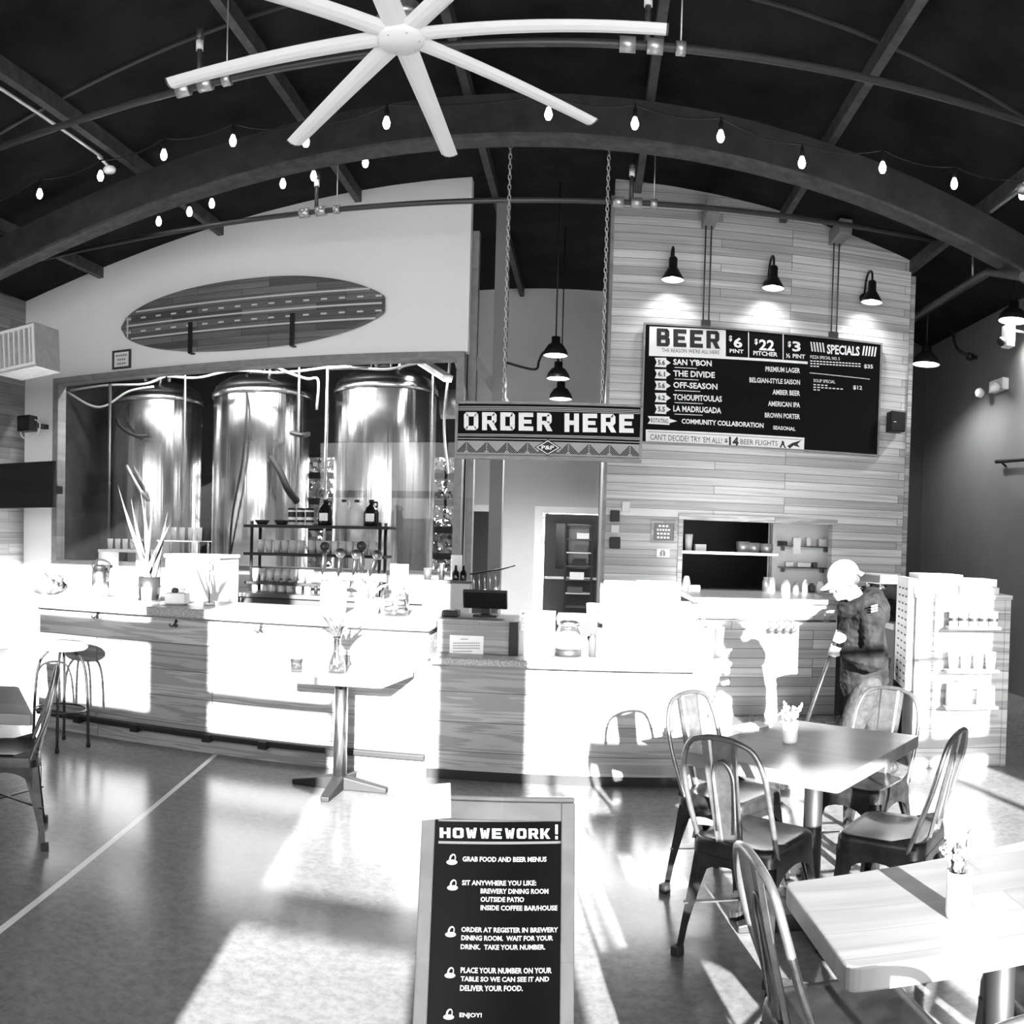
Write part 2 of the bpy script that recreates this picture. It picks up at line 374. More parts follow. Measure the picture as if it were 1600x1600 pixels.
mb = MB(); mb.box(XL - .1, XR + .1, YF - .1, YE + .1, -.1, 0); struct('floor', mb, M_floor)
mb = MB(); xs = [XL - .1 + (XR - XL + .2) * i / 24 for i in range(25)]
mb.prism([(x, zc(x) + .18) for x in xs] + [(x, zc(x) + .3) for x in reversed(xs)], (0, YE - YF + .3, 0), (0, YF - .15, 0)); struct('ceiling', mb, M_ceil)
for x in (-5.9, -4.25, -2.6, -1.13, .41, 1.98, 3.5):
    mb = MB(); mb.box(x - .035, x + .035, YF, YE, zc(x) + .055, zc(x) + .2); struct('ceiling_beam', mb, M_purlin)
for y in (-.2, 7.05):
    mb = MB(); mb.prism([(x, zc(x) - .33) for x in xs[:-1]] + [(x, zc(x) - .005) for x in reversed(xs[:-1])], (0, .16, 0), (0, y, 0))
    o = struct('ceiling_beam', mb, M_beam)
    mb = MB(); mb.prism([(x, zc(x) - .36) for x in xs[:-1]] + [(x, zc(x) - .33) for x in reversed(xs[:-1])], (0, .2, 0), (0, y - .02, 0)); part('flange', mb, M_purlin, o)
# faint seams of the roof sheet, running across between the beams
for y in (1.6, 3.1, 4.4, 5.8, 8.1):
    mb = MB(); mb.prism([(x, zc(x) + .165) for x in xs] + [(x, zc(x) + .181) for x in reversed(xs)], (0, .03, 0), (0, y, 0)); struct('trim_1', mb, M_beam)

def wall_top(mb, x0, x1, z0, Y, d=.12, n=10):
    p = [(x0 + (x1 - x0) * i / n) for i in range(n + 1)]
    mb.prism([(x0, z0), (x1, z0)] + [(x, zc(x) + .2) for x in reversed(p)], (0, d, 0), (0, Y, 0))
# tank wall: white, with one long opening
OX0, OX1, OZ0, OZ1 = -6.62, -1.38, 1.14, 3.56
mb = MB(); mb.box(XL, OX1 + .03, YB, YB + .14, 0, OZ0); mb.box(XL, OX0, YB, YB + .14, OZ0, OZ1); wall_top(mb, XL, OX1 + .03, OZ1, YB, .14)
struct('wall_back', mb, M_white)
wf = thing('window_1', None, None, (0, 0, 0), kind='structure')
def framed(parent, x0, x1, z0, z1, y0, y1, t, m, name='window_frame'):
    mb = MB(); mb.box(x0, x0 + t, y0, y1, z0, z1); mb.box(x1 - t, x1, y0, y1, z0, z1); mb.box(x0 + t, x1 - t, y0, y1, z1 - t, z1); mb.box(x0 + t, x1 - t, y0, y1, z0, z0 + t * .6)
    return part(name, mb, m, parent)
framed(wf, OX0, OX1, OZ0, OZ1, YB - .02, YB + .16, .085, M_frame)
for i in range(4):
    x0 = OX0 + .085 + i * 1.267; mb = MB(); mb.box(x0, x0 + 1.26, YB + .07, YB + .078, OZ0 + .05, OZ1 - .085); part('pane', mb, M_glass, wf)
# boarded wall with the kitchen pass
WX0, WX1 = .17, 3.49; PX0, PX1, PZ0, PZ1 = 1.0, 2.66, 1.08, 1.83
mb = MB(); mb.box(WX0, PX0, YB, YB + .16, 0, PZ1); mb.box(PX1, WX1, YB, YB + .16, 0, PZ1); mb.box(PX0, PX1, YB, YB + .16, 0, PZ0); wall_top(mb, WX0, WX1, PZ1, YB, .16)
struct('wall_kitchen', mb, M_wallwood)
mb = MB(); mb.box(WX0 - .035, WX0, YB - .025, YB + .18, 0, zc(WX0)); struct('trim_2', mb, M_frame)
mb = MB(); mb.box(WX1, WX1 + .05, YB - .025, YB + .18, 0, zc(WX1)); struct('trim_3', mb, M_sideW)
mb = MB(); mb.box(PX0 - .05, PX1 + .05, YB - .02, YB, PZ1, PZ1 + .06); mb.box(PX0 - .05, PX0, YB - .02, YB, PZ0, PZ1); struct('trim_4', mb, M_sideW)
# kitchen behind the pass: unlit
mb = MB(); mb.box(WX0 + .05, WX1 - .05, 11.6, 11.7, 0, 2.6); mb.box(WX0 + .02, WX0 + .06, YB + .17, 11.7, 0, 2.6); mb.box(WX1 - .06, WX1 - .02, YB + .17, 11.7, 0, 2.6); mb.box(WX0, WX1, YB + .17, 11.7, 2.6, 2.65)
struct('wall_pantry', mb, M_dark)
mb = MB(); mb.box(2.06, WX1 - .06, YB + .55, YB + .6, 0, 2.6); struct('wall_pass', mb, M_white)
mb = MB(); mb.box(.2, 2.33, 7.65, 7.72, 0, 1.035); struct('wall_pass_front', mb, M_wallwood)
# side and end walls
mb = MB(); mb.box(XL - .12, XL, YF, YB + .1, 0, 4.9); struct('wall_left', mb, M_wallwoodY)
mb = MB(); mb.box(XR, XR + .12, YF, 11.4, 0, 4.7); struct('wall_right', mb, M_grey)
mb = MB(); mb.box(XL - .12, XL, YB + .14, YE, 0, 4.9); struct('wall_tank_room', mb, mat('dark_boarding', .05, .6, var=.02, vscale=3))
GX0, GX1, GZ1 = -5.62, -1.95, 2.88
mb = MB(); mb.box(XL, GX0, YE, YE + .12, 0, 5.3); mb.box(GX0, GX1 + .02, YE, YE + .12, GZ1, 5.5); struct('wall_rear', mb, M_dark)
mb = MB(); mb.box(GX1 + .02, -.72, YE, YE + .12, 0, 5.5); mb.box(-.72, .3, YE, YE + .12, 2.02, 5.5); mb.box(.25, 3.5, YE, YE + .12, 0, 5.4); struct('wall_passage', mb, M_lgrey)
mb = MB(); mb.box(WX1 + .05, XR, 11.3, 11.4, 0, 4.7); struct('wall_hall', mb, M_dark)
mb = MB(); mb.box(WX0 - .04, WX0 + .02, YB + .17, 12.98, 0, 5.2); struct('wall_kitchen_side', mb, M_grey)
mb = MB(); mb.box(-1.09, -.95, 9.12, 9.28, 0, zc(-1) - .02); struct('wall_post', mb, mat('grey_post', .16, .6))
# a diagonal timber brace and a dark soffit over the passage
mb = MB(); mb.bar(at(738, 556, 9.3), at(790, 632, 9.3), .14, .1); mb.box(-1.36, -1.28, 9.2, 9.32, 0, 4.9); struct('trim_5', mb, M_frame)
# glazed door added in place of the front windows' reflection in the tank pane
gd = thing('reflection_door', None, None, kind='structure')
mb = MB(); nx, nz = 4, 6; dx = (GX1 - GX0) / nx; zs = [0] + [1.292 - .415 * k for k in (2, 1)] + [1.292, 1.70, 2.125, 2.54, GZ1]
for i in range(nx + 1): mb.box(GX0 + i * dx - .045, GX0 + i * dx + .045, YE + .02, YE + .08, 0, GZ1)
for z in zs: mb.box(GX0, GX1, YE + .02, YE + .08, max(0, z - .05), min(GZ1, z + .05))
part('frame', mb, M_black, gd)
mb = MB(); mb.box(GX0, GX1, YE + .045, YE + .05, 0, GZ1); part('pane', mb, M_glass, gd)
# door with a casing at the end of the passage
d2 = thing('door_2', None, None, kind='structure')
mb = MB(); mb.box(-.84, -.72, YE - .04, YE + .02, 0, 2.1); mb.box(-.72, .2, YE - .04, YE + .02, 2.0, 2.1); part('casing', mb, M_white, d2)
mb = MB(); mb.box(-.70, .16, YE + .3, YE + .34, 0, 2.0); o = part('leaf', mb, mat('dark_door', .012, .4), d2)
mb = MB(); mb.box(-.52, .0, YE + .285, YE + .3, 1.15, 1.85); part('pane', mb, M_blackg, o)
mb = MB(); mb.box(-.68, .14, YE + .275, YE + .3, .98, 1.02); part('push_bar', mb, M_steelplain, o)
rk_ = thing('tray_rack', 'tall dark rack of trays standing before the far passage door', 'rack', (-.10, 12.6, 0))
for x in (-.34, .05):
    for y in (12.45, 12.75): mb = MB(); mb.box(x - .015, x + .015, y - .015, y + .015, 0, 1.85); part('post', mb, M_black, rk_); rk_.children[-1].location = -V3(rk_.location)
for i in range(9): mb = MB(); mb.box(-.35, .06, 12.44, 12.76, .2 + i * .2, .215 + i * .2); o = part('tray', mb, M_pipe if i % 3 else M_galv, rk_); o.location = -V3(rk_.location)
for i in range(5): mb = MB(); mb.box(-.30 + .03 * i, -.08 + .02 * i, 12.5, 12.7, .215 + (i + 3) * .2, .30 + (i + 3) * .2 + .02 * (i % 2)); solo('tub', mb, (M_pipe, M_cream, M_black)[i % 3], ('lowest', 'second-lowest', 'middle', 'second-highest', 'topmost')[i] + ' tub on the dark tray rack by the far door', 'tub', 'tubs on the tray rack')
d3 = thing('reflected_casing', None, None, kind='structure')  # door standing in for the far casing's reflection in the glass
mb = MB(); mb.box(-1.52, -1.42, YE - .04, YE, 0, 2.1); mb.box(-1.9, -1.52, YE - .04, YE, 2.0, 2.1); part('casing', mb, M_white, d3)
mb = MB(); mb.box(-1.9, -1.52, YE - .02, YE, 0, 2.0); part('leaf', mb, M_dark, d3)
mb = MB(); mb.box(3.54, 3.74, 11.2, 11.28, 0, 2.6); mb.box(3.74, 3.78, 11.15, 11.28, 0, 2.65); struct('door_4', mb, M_black)
# street front behind the viewer: header, piers and high sills that cut the low sun into patches
mb = MB()
mb.box(XL, XR, YF - .12, YF, 3.9, 5.5)
mb.box(XL, -6.5, YF - .12, YF, 0, 3.9); mb.box(-6.5, -.62, YF - .12, YF, 0, 1.95); mb.box(-1.98, -1.50, YF - .12, YF, 1.95, 3.9)
mb.box(.10, .67, YF - .12, YF, 0, 3.9); mb.box(3.9, XR, YF - .12, YF, 0, 3.9)
struct('wall_front', mb, M_white)
def front_window(k, x0, x1, z0, bars_z=(), bars_x=()):
    w_ = thing('window_%d' % k, None, None, kind='structure'); mb = MB()
    for z, t in bars_z: mb.box(x0, x1, YF - .08, YF - .03, z - t / 2, z + t / 2)
    for x, t in bars_x: mb.box(x - t / 2, x + t / 2, YF - .08, YF - .03, z0, 3.9)
    part('window_frame', mb, M_black, w_)
front_window(2, -6.5, -1.98, 1.95, [(3.88, .04), (2.62, .17), (2.0, .1)], [(-3.4, .06), (-4.9, .06)])
front_window(3, -1.50, -.60, 1.95, [(2.2, .09)], [(-.6, .04)])
front_window(4, -.62, .10, 0, [(1.25, .09)], [])
front_window(5, .67, 3.9, 0, [(3.88, .04)], [(1.9, .07), (3.5, .06), (.84, .03)])
mb = MB(); mb.box(1.05, 3.9, YF - .08, YF - .03, 1.93, 2.09); mb.box(1.9, 3.9, YF - .08, YF - .03, 2.62, 2.68); struct('trim_6', mb, M_black)
for x0, x1, z0 in ((-6.5, -1.98, 1.95), (-1.50, -.62, 1.95), (-.62, .1, 0), (.67, 3.9, 0)):
    l = bpy.data.lights.new('window_daylight', 'AREA'); l.shape = 'RECTANGLE'; l.size = x1 - x0; l.size_y = 3.9 - z0; l.cycles.is_portal = True
    o = bpy.data.objects.new('window_daylight', l); COL.objects.link(o); o.location = ((x0 + x1) / 2, YF - .13, (3.9 + z0) / 2); o.rotation_euler = (PI / 2, 0, PI); 
# added yard, its trees standing in for those reflected in the tank pane
mb = MB(); mb.box(-14, 4, YE + .5, 32, -.12, -.02); struct('ground', mb, M_lawn)
def tree(x, y, h, label, seed):
    rnd = random.Random(seed); t = thing('reflection_tree', label, 'tree', (x, y, -.02), group='trees standing in for the reflection')
    mb = MB(); tips = []
    mb.tube(smooth_path([(0, 0, 0), (.08, .05, h * .25), (-.05, 0, h * .5), (.1, .1, h * .8)], 4), [.16 - .008 * i for i in range(13)], 8)
    for k in range(9):
        a = rnd.uniform(0, 2 * PI); z = h * rnd.uniform(.2, .7); L = rnd.uniform(.4, 1.0); p = V3((math.cos(a) * L, math.sin(a) * L, z + rnd.uniform(.2, .8)))
        mb.tube(smooth_path([(0, 0, z), p * .5 + V3((0, 0, z * .5 + .05)), p], 3), [.06 - .006 * i for i in range(7)], 6); tips.append(p)
    part('trunk', mb, M_bark, t)
    mb = MB()
    for p in tips + [V3((0, 0, h * .85))]:
        for k in range(330):
            c = p + V3((rnd.gauss(0, .42), rnd.gauss(0, .42), rnd.gauss(0, .45))); d = V3((rnd.uniform(-1, 1), rnd.uniform(-1, 1), rnd.uniform(-1, 1))).normalized(); e = d.orthogonal().normalized()
            s_ = rnd.uniform(.06, .12); mb.add([c - d * s_, c + e * s_ * .5, c + d * s_, c - e * s_ * .5], [(0, 1, 2, 3)])
    part('foliage', mb, M_leafd, t)
tree(-5.7, 17.0, 3.6, 'leafy tree standing in for the reflected ones left of the third tank', 3)
tree(-2.6, 17.0, 3.4, 'leafy tree standing in for the reflected ones right of the third tank', 5)

# ================================================================ overhead
# big eight-bladed fan
FC = V3((-1.075, 4.49, 4.2)); FR = 1.40
fan = thing('ceiling_fan', 'huge white eight-bladed ceiling fan on a short drop rod', 'ceiling fan', FC)
mb = MB(); mb.lathe([(.0, -.02), (.118, -.018), (.127, -.005), (.127, .05), (.115, .07), (.0, .07)], n=40, capb=False); part('hub', mb, M_whitep, fan)
o = fan.children[0]
for k in range(6): a = k * PI / 3; mb = MB(); mb.ball((.1 * math.cos(a), .1 * math.sin(a), -.019), (.006, .006, .003), 8, 4); part('screw', mb, M_galv, o)
mb = MB(); mb.lathe([(.13, .07), (.14, .085), (.14, .1), (.12, .11), (.1, .17), (.06, .2)], n=32); part('motor', mb, M_galv, fan)
mb = MB(); mb.tube([(0, 0, .2), (0, 0, .98)], .03); mb.lathe([(.07, .9), (.07, .98)]); part('drop_rod', mb, M_pipe, fan)
for k in range(8):
    a = math.radians(-1.2 + 45 * k); ca, sa = math.cos(a), math.sin(a); mb = MB(); n = 14; vs = []
    prof = [(-.058, .004), (-.03, -.008), (0, -.012), (.03, -.006), (.058, .012), (.052, .018), (0, .004), (-.05, .012)]
    for i in range(n + 1):
        r = .11 + (FR - .11) * i / n; wd = 1.15 - .15 * i / n
        for u, z in prof: vs.append((ca * r - sa * u * wd, sa * r + ca * u * wd, z + .012 - .03 * (i / n) ** 2 * 0))
    m = len(prof); fs = [(i * m + j, i * m + (j + 1) % m, (i + 1) * m + (j + 1) % m, (i + 1) * m + j) for i in range(n) for j in range(m)]
    fs += [tuple(range(m - 1, -1, -1)), tuple(n * m + j for j in range(m))]; mb.add(vs, fs)
    bl = part('blade', mb, M_whitep, fan)
    mb = MB(); mb.prism([(u * 1.02, z + .012) for u, z in prof], (ca * .012, sa * .012, 0), (ca * FR, sa * FR, 0), (-sa, ca, 0), (0, 0, 1)); part('end_cap', mb, M_pipe, bl)

# festoon lights
def string_light(label, Y, pxs, ends, cat='string lights'):
    bs = [at(x, y, Y) for x, y in pxs]; t = thing('string_light', label, cat, (0, Y, 4.8)); pts = []
    tops = [b + V3((0, 0, .14)) for b in bs]
    seq = [ends[0]] + tops + [ends[1]]
    for a, b in zip(seq[:-1], seq[1:]):
        a, b = V3(a), V3(b); 
        for k in range(5): q = k / 5; pts.append(a.lerp(b, q) - V3((0, 0, .05 * 4 * q * (1 - q))))
    pts.append(V3(seq[-1])); mb = MB(); mb.tube(pts, .006, 5); wpart('cable', mb, M_black, t)
    for b in bs:
        mb = MB(); mb.lathe([(0, -.045), (.018, -.04), (.028, -.02), (.03, 0), (.022, .025), (.014, .045), (.013, .05)], b, 12); o = wpart('bulb', mb, M_bulb, t)
        mb = MB(); mb.lathe([(.017, .045), (.019, .06), (.019, .1), (.008, .12), (.006, .145)], b, 10); wpart('socket', mb, M_black, o)
string_light('long festoon string of glowing bulbs hanging in front of the dark arched beam', 6.5, [(62, 303), (157, 275), (256, 242), (364, 220), (478, 221), (604, 192), (857, 178), (992, 193), (1126, 213), (1253, 254), (1379, 262), (1491, 287), (1597, 304)], [(-6.4, 6.5, 4.75), (4.3, 6.5, 4.75)])
string_light('short festoon string of glowing bulbs behind the beam above the white wall', 7.75, [(248, 346), (296, 331), (331, 318), (442, 287), (490, 275), (571, 254)], [(-4.9, 7.75, 4.85), (-1.8, 7.75, 5.1)])

# sprinkler lines
def sprinkler_line(label, Y, z, x0, x1, xs, dx2=.0, rod_h=.5):
    t = thing('sprinkler_pipe', label, 'pipe', (0, Y, z)); mb = MB(); mb.tube([(x0, Y, z), (x1, Y, z)], .025, 12); wpart('pipe', mb, M_pipe, t)
    for x in xs:
        for q in (-.12, .05): mb = MB(); mb.tube([(x + q, Y, z), (x + q + .1, Y, z)], .046, 14); o = wpart('coupling', mb, M_galv, t); 
        mb = MB(); mb.tube([(x + .26, Y, z - .04), (x + .26, Y, zc(x) + .18)], .006, 6); mb.tube([(x + .23, Y, z), (x + .29, Y, z)], .042, 12); wpart('hanger', mb, M_galv, t)
        mb = MB(); mb.tube([(x + .05, Y, z), (x + .05, Y, z + .36)], .02, 8); mb.tube([(x + .05, Y, z + .3), (x + .05, Y, z + .38)], .032, 10); o = wpart('riser', mb, M_pipe, t)
        mb = MB(); mb.tube([(x + .05, Y, z + .24), (x + .05, Y, z + .3)], .027, 10); wpart('sprinkler_head', mb, M_whitep, o)
sprinkler_line('black iron sprinkler pipe crossing the ceiling behind the white fan', 5.3, 4.62, -6.9, 4.4, [-2.73, .22])
sprinkler_line('black sprinkler pipe running along the tops of the white and boarded walls', 7.9, 4.70, -6.8, 3.3, [-2.75, .25])
# conduit with a ceiling sensor, along the second roof timber
t = thing('conduit', 'pale conduit ending in a round ceiling sensor, on a roof timber at left', 'conduit', (-4.25, 6, 4.98))
mb = MB(); mb.tube(smooth_path([(-4.33, 2, 4.99), (-4.33, 6.2, 4.99), (-4.33, 6.55, 4.97), (-4.3, 6.7, 4.92)], 5), .014, 8); wpart('tube', mb, M_alum, t)
mb = MB(); mb.lathe([(0, -.03), (.05, -.025), (.062, 0), (.05, .02), (.02, .03)], (-4.3, 6.7, 4.9), 16); wpart('sensor', mb, M_whitep, t)
t = thing('conduit', 'short conduit with a round junction box high over the right wall', 'conduit', (3.5, 6.7, 4.55))
mb = MB(); mb.tube([(3.42, 5.2, 4.66), (3.42, 6.9, 4.66)], .014, 8); wpart('tube', mb, M_alum, t)
mb = MB(); mb.lathe([(0, -.03), (.05, -.025), (.055, .03), (0, .035)], (3.42, 6.3, 4.64), 14); wpart('junction_box', mb, M_galv, t)
# dark ducts and pipes of the hall at the right
t = thing('hall_pipe', 'thick dark pipe sloping along the ceiling of the right hall', 'pipe', (4, 9, 4))
mb = MB(); mb.tube([at(1423, 500, 9.3), at(1545, 424, 7.6), at(1600, 432, 6.6)], .045, 12); wpart('pipe', mb, M_pipe, t)
mb = MB(); mb.tube([at(1520, 440, 8.0), at(1520, 385, 8.0)], .012, 8); wpart('hanger', mb, M_galv, t)

# duct and register at the left
t = thing('air_duct', 'round grey air duct ending in a square register near the left wall', 'air duct', (-5.9, 6.5, 3.3))
mb = MB(); mb.tube([(-7.05, 6.55, 3.34), (-5.35, 6.55, 3.32)], .205, 28); 
wpart('duct', mb, M_galv, t)
for q in (-6.6, -6.2, -5.8, -5.42): mb = MB(); mb.tube([(q, 6.55, 3.33), (q + .03, 6.55, 3.33)], .212, 28); wpart('seam', mb, M_galv, t.children[0])
mb = MB(); A = [(-5.36, 6.3, 3.1), (-5.3, 6.3, 3.56), (-4.8, 6.72, 3.1), (-4.76, 6.72, 3.36)]
R = Matrix.Translation((-5.12, 6.55, 3.3)) @ Matrix.Rotation(-.06, 4, 'Y')
mb.box(-.24, .24, -.2, .2, -.22, .2, R); wpart('plenum', mb, M_galv, t, .01)
mb = MB()
for x0, x1, z0, z1 in ((-.24, -.215, -.2, .18), (.215, .24, -.2, .18), (-.215, .215, .155, .18), (-.215, .215, -.2, -.175)): mb.box(x0, x1, -.215, -.2, z0, z1, R)
for i in range(7): mb.box(-.20 + i * .0625, -.19 + i * .0625, -.214, -.2, -.175, .155, R)
wpart('grille', mb, M_whitep, t.children[1])

# ================================================================ on the white wall
# surfboard on two straps
c = at(395, 489, YB - .07); mb = MB(); n = 44; L = 1.68; ang = -.02
def sb_half(q): return .40 * (1 - abs(q) ** 2.3) ** (.52 if q < 0 else .66) if abs(q) < 1 else 0
QL = 1.955; pts = [(-1 + QL * i / n) for i in range(n + 1)]                 # squared-off tail at the right
up_ = [(q * L * 1.0, sb_half(q)) for q in pts]
poly = up_ + [(x, -y) for x, y in reversed(up_[1:])]
cx = -.28
tb = thing('surfboard', 'long wooden surfboard with a square tail hung on the white wall', 'surfboard', (0, 0, 0))
x0b, x1b = at(188, 500, YB - .07).x, at(601, 470, YB - .07).x; zb = at(395, 489, YB - .07).z
poly = [((x / L + 1) / QL * (x1b - x0b) + x0b, y + zb + .0) for x, y in poly]
mb.prism(poly, (0, .055, 0), (0, YB - .075, 0)); part('deck', mb, M_board, tb, .02)
mb = MB()
for j, (dz, dash) in enumerate(((.17, 0), (.09, 1), (.01, 0), (-.07, 1), (-.15, 0))):
    for i in range(0, 46):
        xa = x0b + .09 + i * (x1b - x0b - .12) / 46; xb = xa + (x1b - x0b - .12) / 46
        if dash and i % 3: continue
        zz = zb + dz; 
        qm = (xa - x0b) / (x1b - x0b) * QL - 1
        if sb_half(max(-1, qm)) > abs(dz) + .02: mb.box(xa, xb, YB - .079, YB - .074, zz - .009, zz + .009)
mb.box(x0b + .1, x0b + .12, YB - .079, YB - .074, zb - .13, zb + .12)
part('inlay_stripe', mb, M_cream, tb.children[0])
for px in (297, 456):
    x = at(px, 520, YB - .1).x; q = (x - x0b) / (x1b - x0b) * QL - 1; zb0 = zb - sb_half(q); mb = MB()
    mb.bar((x, YB - .1, zb0 - .03), (x, YB - .1, zb0 + .33), .05, .012, (0, 1, 0)); mb.bar((x, YB - .1, zb0 - .025), (x, YB - .005, zb0 - .025), .05, .012)
    solo('wall_bracket', mb, M_black, 'black strap bracket holding up the ' + ('left' if px < 400 else 'right') + ' half of the surfboard', 'bracket', 'surfboard brackets')
def frame_at(name, px0, py0, px1, py1, Y, label, cat, mfr, mp, fw=.03, d=.02, lines=0, mline=None, group=None):
    a, b = at(px0, py0, Y), at(px1, py1, Y); t = thing(name, label, cat, ((a.x + b.x) / 2, Y, b.z), group=group)
    x0, x1, z0, z1 = a.x, b.x, b.z, a.z; mb = MB()
    for q in ((x0, x0 + fw, z0, z1), (x1 - fw, x1, z0, z1), (x0 + fw, x1 - fw, z1 - fw, z1), (x0 + fw, x1 - fw, z0, z0 + fw)): mb.box(q[0], q[1], Y - d, Y, q[2], q[3])
    wpart('frame', mb, mfr, t)
    mb = MB(); mb.box(x0 + fw, x1 - fw, Y - d * .5, Y, z0 + fw, z1 - fw); pr = wpart('print', mb, mp, t)
    if lines:
        mb = MB(); rnd = random.Random(px0)
        for i in range(lines):
            z = z1 - fw - (i + .8) * (z1 - z0 - 2 * fw) / (lines + .6); wd = (x1 - x0 - 2 * fw) * rnd.uniform(.35, .8) / 2; xm = (x0 + x1) / 2
            n = max(2, int(wd * 2 / .03)); 
            for k in range(n):
                xa = xm - wd + 2 * wd * k / n; mb.box(xa, xa + 2 * wd / n * .72, Y - d * .5 - .002, Y - d * .5, z - .011, z + .011)
        wpart('lettering', mb, mline or M_ink, pr)
    return t
frame_at('framed_notice', 177, 549, 205, 575, YB - .002, 'small dark framed notice on the white wall below the surfboard', 'picture', M_pipe, M_paper, .025, .025, 3)

# speaker with coiled cable on the corner; television on its arm
t = thing('wall_speaker', 'small black speaker with a looped white cable in the left corner', 'speaker', at(40, 680, 8.6))
mb = MB(); p = at(42, 662, 8.6); mb.box(p.x - .1, p.x + .1, 8.52, 8.7, p.z - .1, p.z + .1); wpart('cabinet', mb, M_black, t, .012)
mb = MB(); mb.lathe([(.075, 0), (.075, .006), (.06, .003), (0, .0)], (p.x, 8.515, p.z), 20, Matrix.Rotation(PI / 2, 3, 'X')); wpart('grille', mb, M_rubber, t.children[0])
mb = MB(); mb.tube(smooth_path([p + V3((.1, .03, .05)), p + V3((.17, .05, 0)), p + V3((.14, .05, -.12)), p + V3((0, .05, -.19)), p + V3((-.12, .05, -.15)), p + V3((-.14, .05, -.02)), p + V3((-.06, .05, -.1))], 5), .007, 6); wpart('cable', mb, M_whitep, t)
mb = MB(); mb.box(p.x - .03, p.x + .03, 8.7, YB, p.z - .03, p.z + .03); wpart('mount', mb, M_black, t)
t = thing('television', 'black flat television on the left wall, its right edge over the white wall', 'television', (-6.4, 8.05, 1.83))
mb = MB(); mb.box(-7.0, -5.89, 8.05, 8.1, 1.835, 2.385); wpart('housing', mb, M_black, t, .008)
mb = MB(); mb.box(-6.985, -5.905, 8.046, 8.05, 1.85, 2.37); wpart('screen', mb, M_blackg, t)
mb = MB(); mb.bar((-6.5, 8.1, 2.1), (-6.5, YB, 2.1), .08, .1); wpart('wall_arm', mb, M_black, t)

# ================================================================ tanks
def tank(loc, label):
    t = thing('brewing_tank', label, 'tank', loc, group='steel brewing tanks'); r = .665
    mb = MB(); mb.lathe([(r - .1, .55), (r, .75), (r, 3.42), (r - .01, 3.45)], n=64); part('shell', mb, M_steel, t)
    mb = MB(); mb.lathe([(.1, .25), (.18, .25), (r - .1, .55)], n=48); part('cone', mb, M_steelplain, t)
    mb = MB(); mb.lathe([(r + .012, 3.41), (r + .025, 3.43), (r + .025, 3.47), (r + .005, 3.49)], n=64, capb=False, capt=False); part('rim', mb, M_steelplain, t)
    mb = MB(); mb.lathe([(r, 3.49)] + [(r * math.cos(a), 3.49 + .27 * math.sin(a)) for a in [PI / 2 * i / 10 for i in range(11)]], n=64, capb=False); part('dome', mb, M_steelplain, t)
    mb = MB(); mb.lathe([(.2, 3.72), (.2, 3.79), (.17, 3.82), (0, 3.83)], n=24, capb=False); m_ = part('manway', mb, M_steelplain, t)
    for k in range(6):
        a = k * PI / 3; mb = MB(); mb.tube([(.21 * math.cos(a), .21 * math.sin(a), 3.74), (.21 * math.cos(a), .21 * math.sin(a), 3.86)], .014, 6); part('clamp', mb, M_galv, m_)
    mb = MB(); mb.tube([(-.1, -.1, 3.8), (-.1, -.1, 3.93), (.08, -.1, 3.93)], .018, 8); part('valve_pipe', mb, M_galv, m_)
    mb = MB(); mb.tube(smooth_path([(.25, -.35, 3.65), (.28, -.4, 3.85), (.4, -.5, 3.92), (.66, -.5, 3.9), (.72, -.5, 3.8)], 4) + [V3((.72, -.5, 1.0))], .022, 10); part('side_pipe', mb, M_steelplain, t)
    for k in range(4):
        a = PI / 4 + k * PI / 2; mb = MB(); mb.tube([(.52 * math.cos(a), .52 * math.sin(a), 0), (.52 * math.cos(a), .52 * math.sin(a), .7)], .04, 10); part('leg', mb, M_steelplain, t)
    return t
TK = []
for x, n_ in ((-6.09, 'first from the left, behind the snake plant'), (-4.44, 'in the middle, with a hanging black hose'), (-2.69, 'nearest the order sign, before the stand-in glazed door')):
    TK.append(tank((x, 10.85, 0), 'tall polished steel brewing tank ' + n_))
def hose(name, pts, r, m, label, cat='hose', group=None):
    mb = MB(); mb.tube(smooth_path(pts, 6), r, 10); return solo(name, mb, m, label, cat, group)
def tank_hose(t, pts, r, m, name='hose'): mb = MB(); mb.tube(smooth_path([at(*q) for q in pts], 6), r, 10); return wpart(name, mb, m, t)
tank_hose(TK[0], [(182, 655, 10.1), (190, 668, 10.02), (210, 680, 10.02), (232, 681, 10.15)], .022, M_rubber)
tank_hose(TK[0], [(198, 728, 10.1), (208, 748, 10.05), (220, 768, 10.02), (231, 781, 10.15)], .028, M_galv)
tank_hose(TK[1], [(424, 715, 10.18), (438, 738, 10.05), (450, 765, 10.02), (464, 784, 10.16)], .045, M_rubber)
tank_hose(TK[1], [(386, 585, 10.3), (385, 650, 10.1), (378, 725, 10.08), (364, 800, 10.1), (358, 870, 10.2)], .016, M_rubber)
tank_hose(TK[1], [(455, 676, 10.2), (470, 680, 10.12), (482, 678, 10.3)], .03, M_pipe, 'pipe_stub')
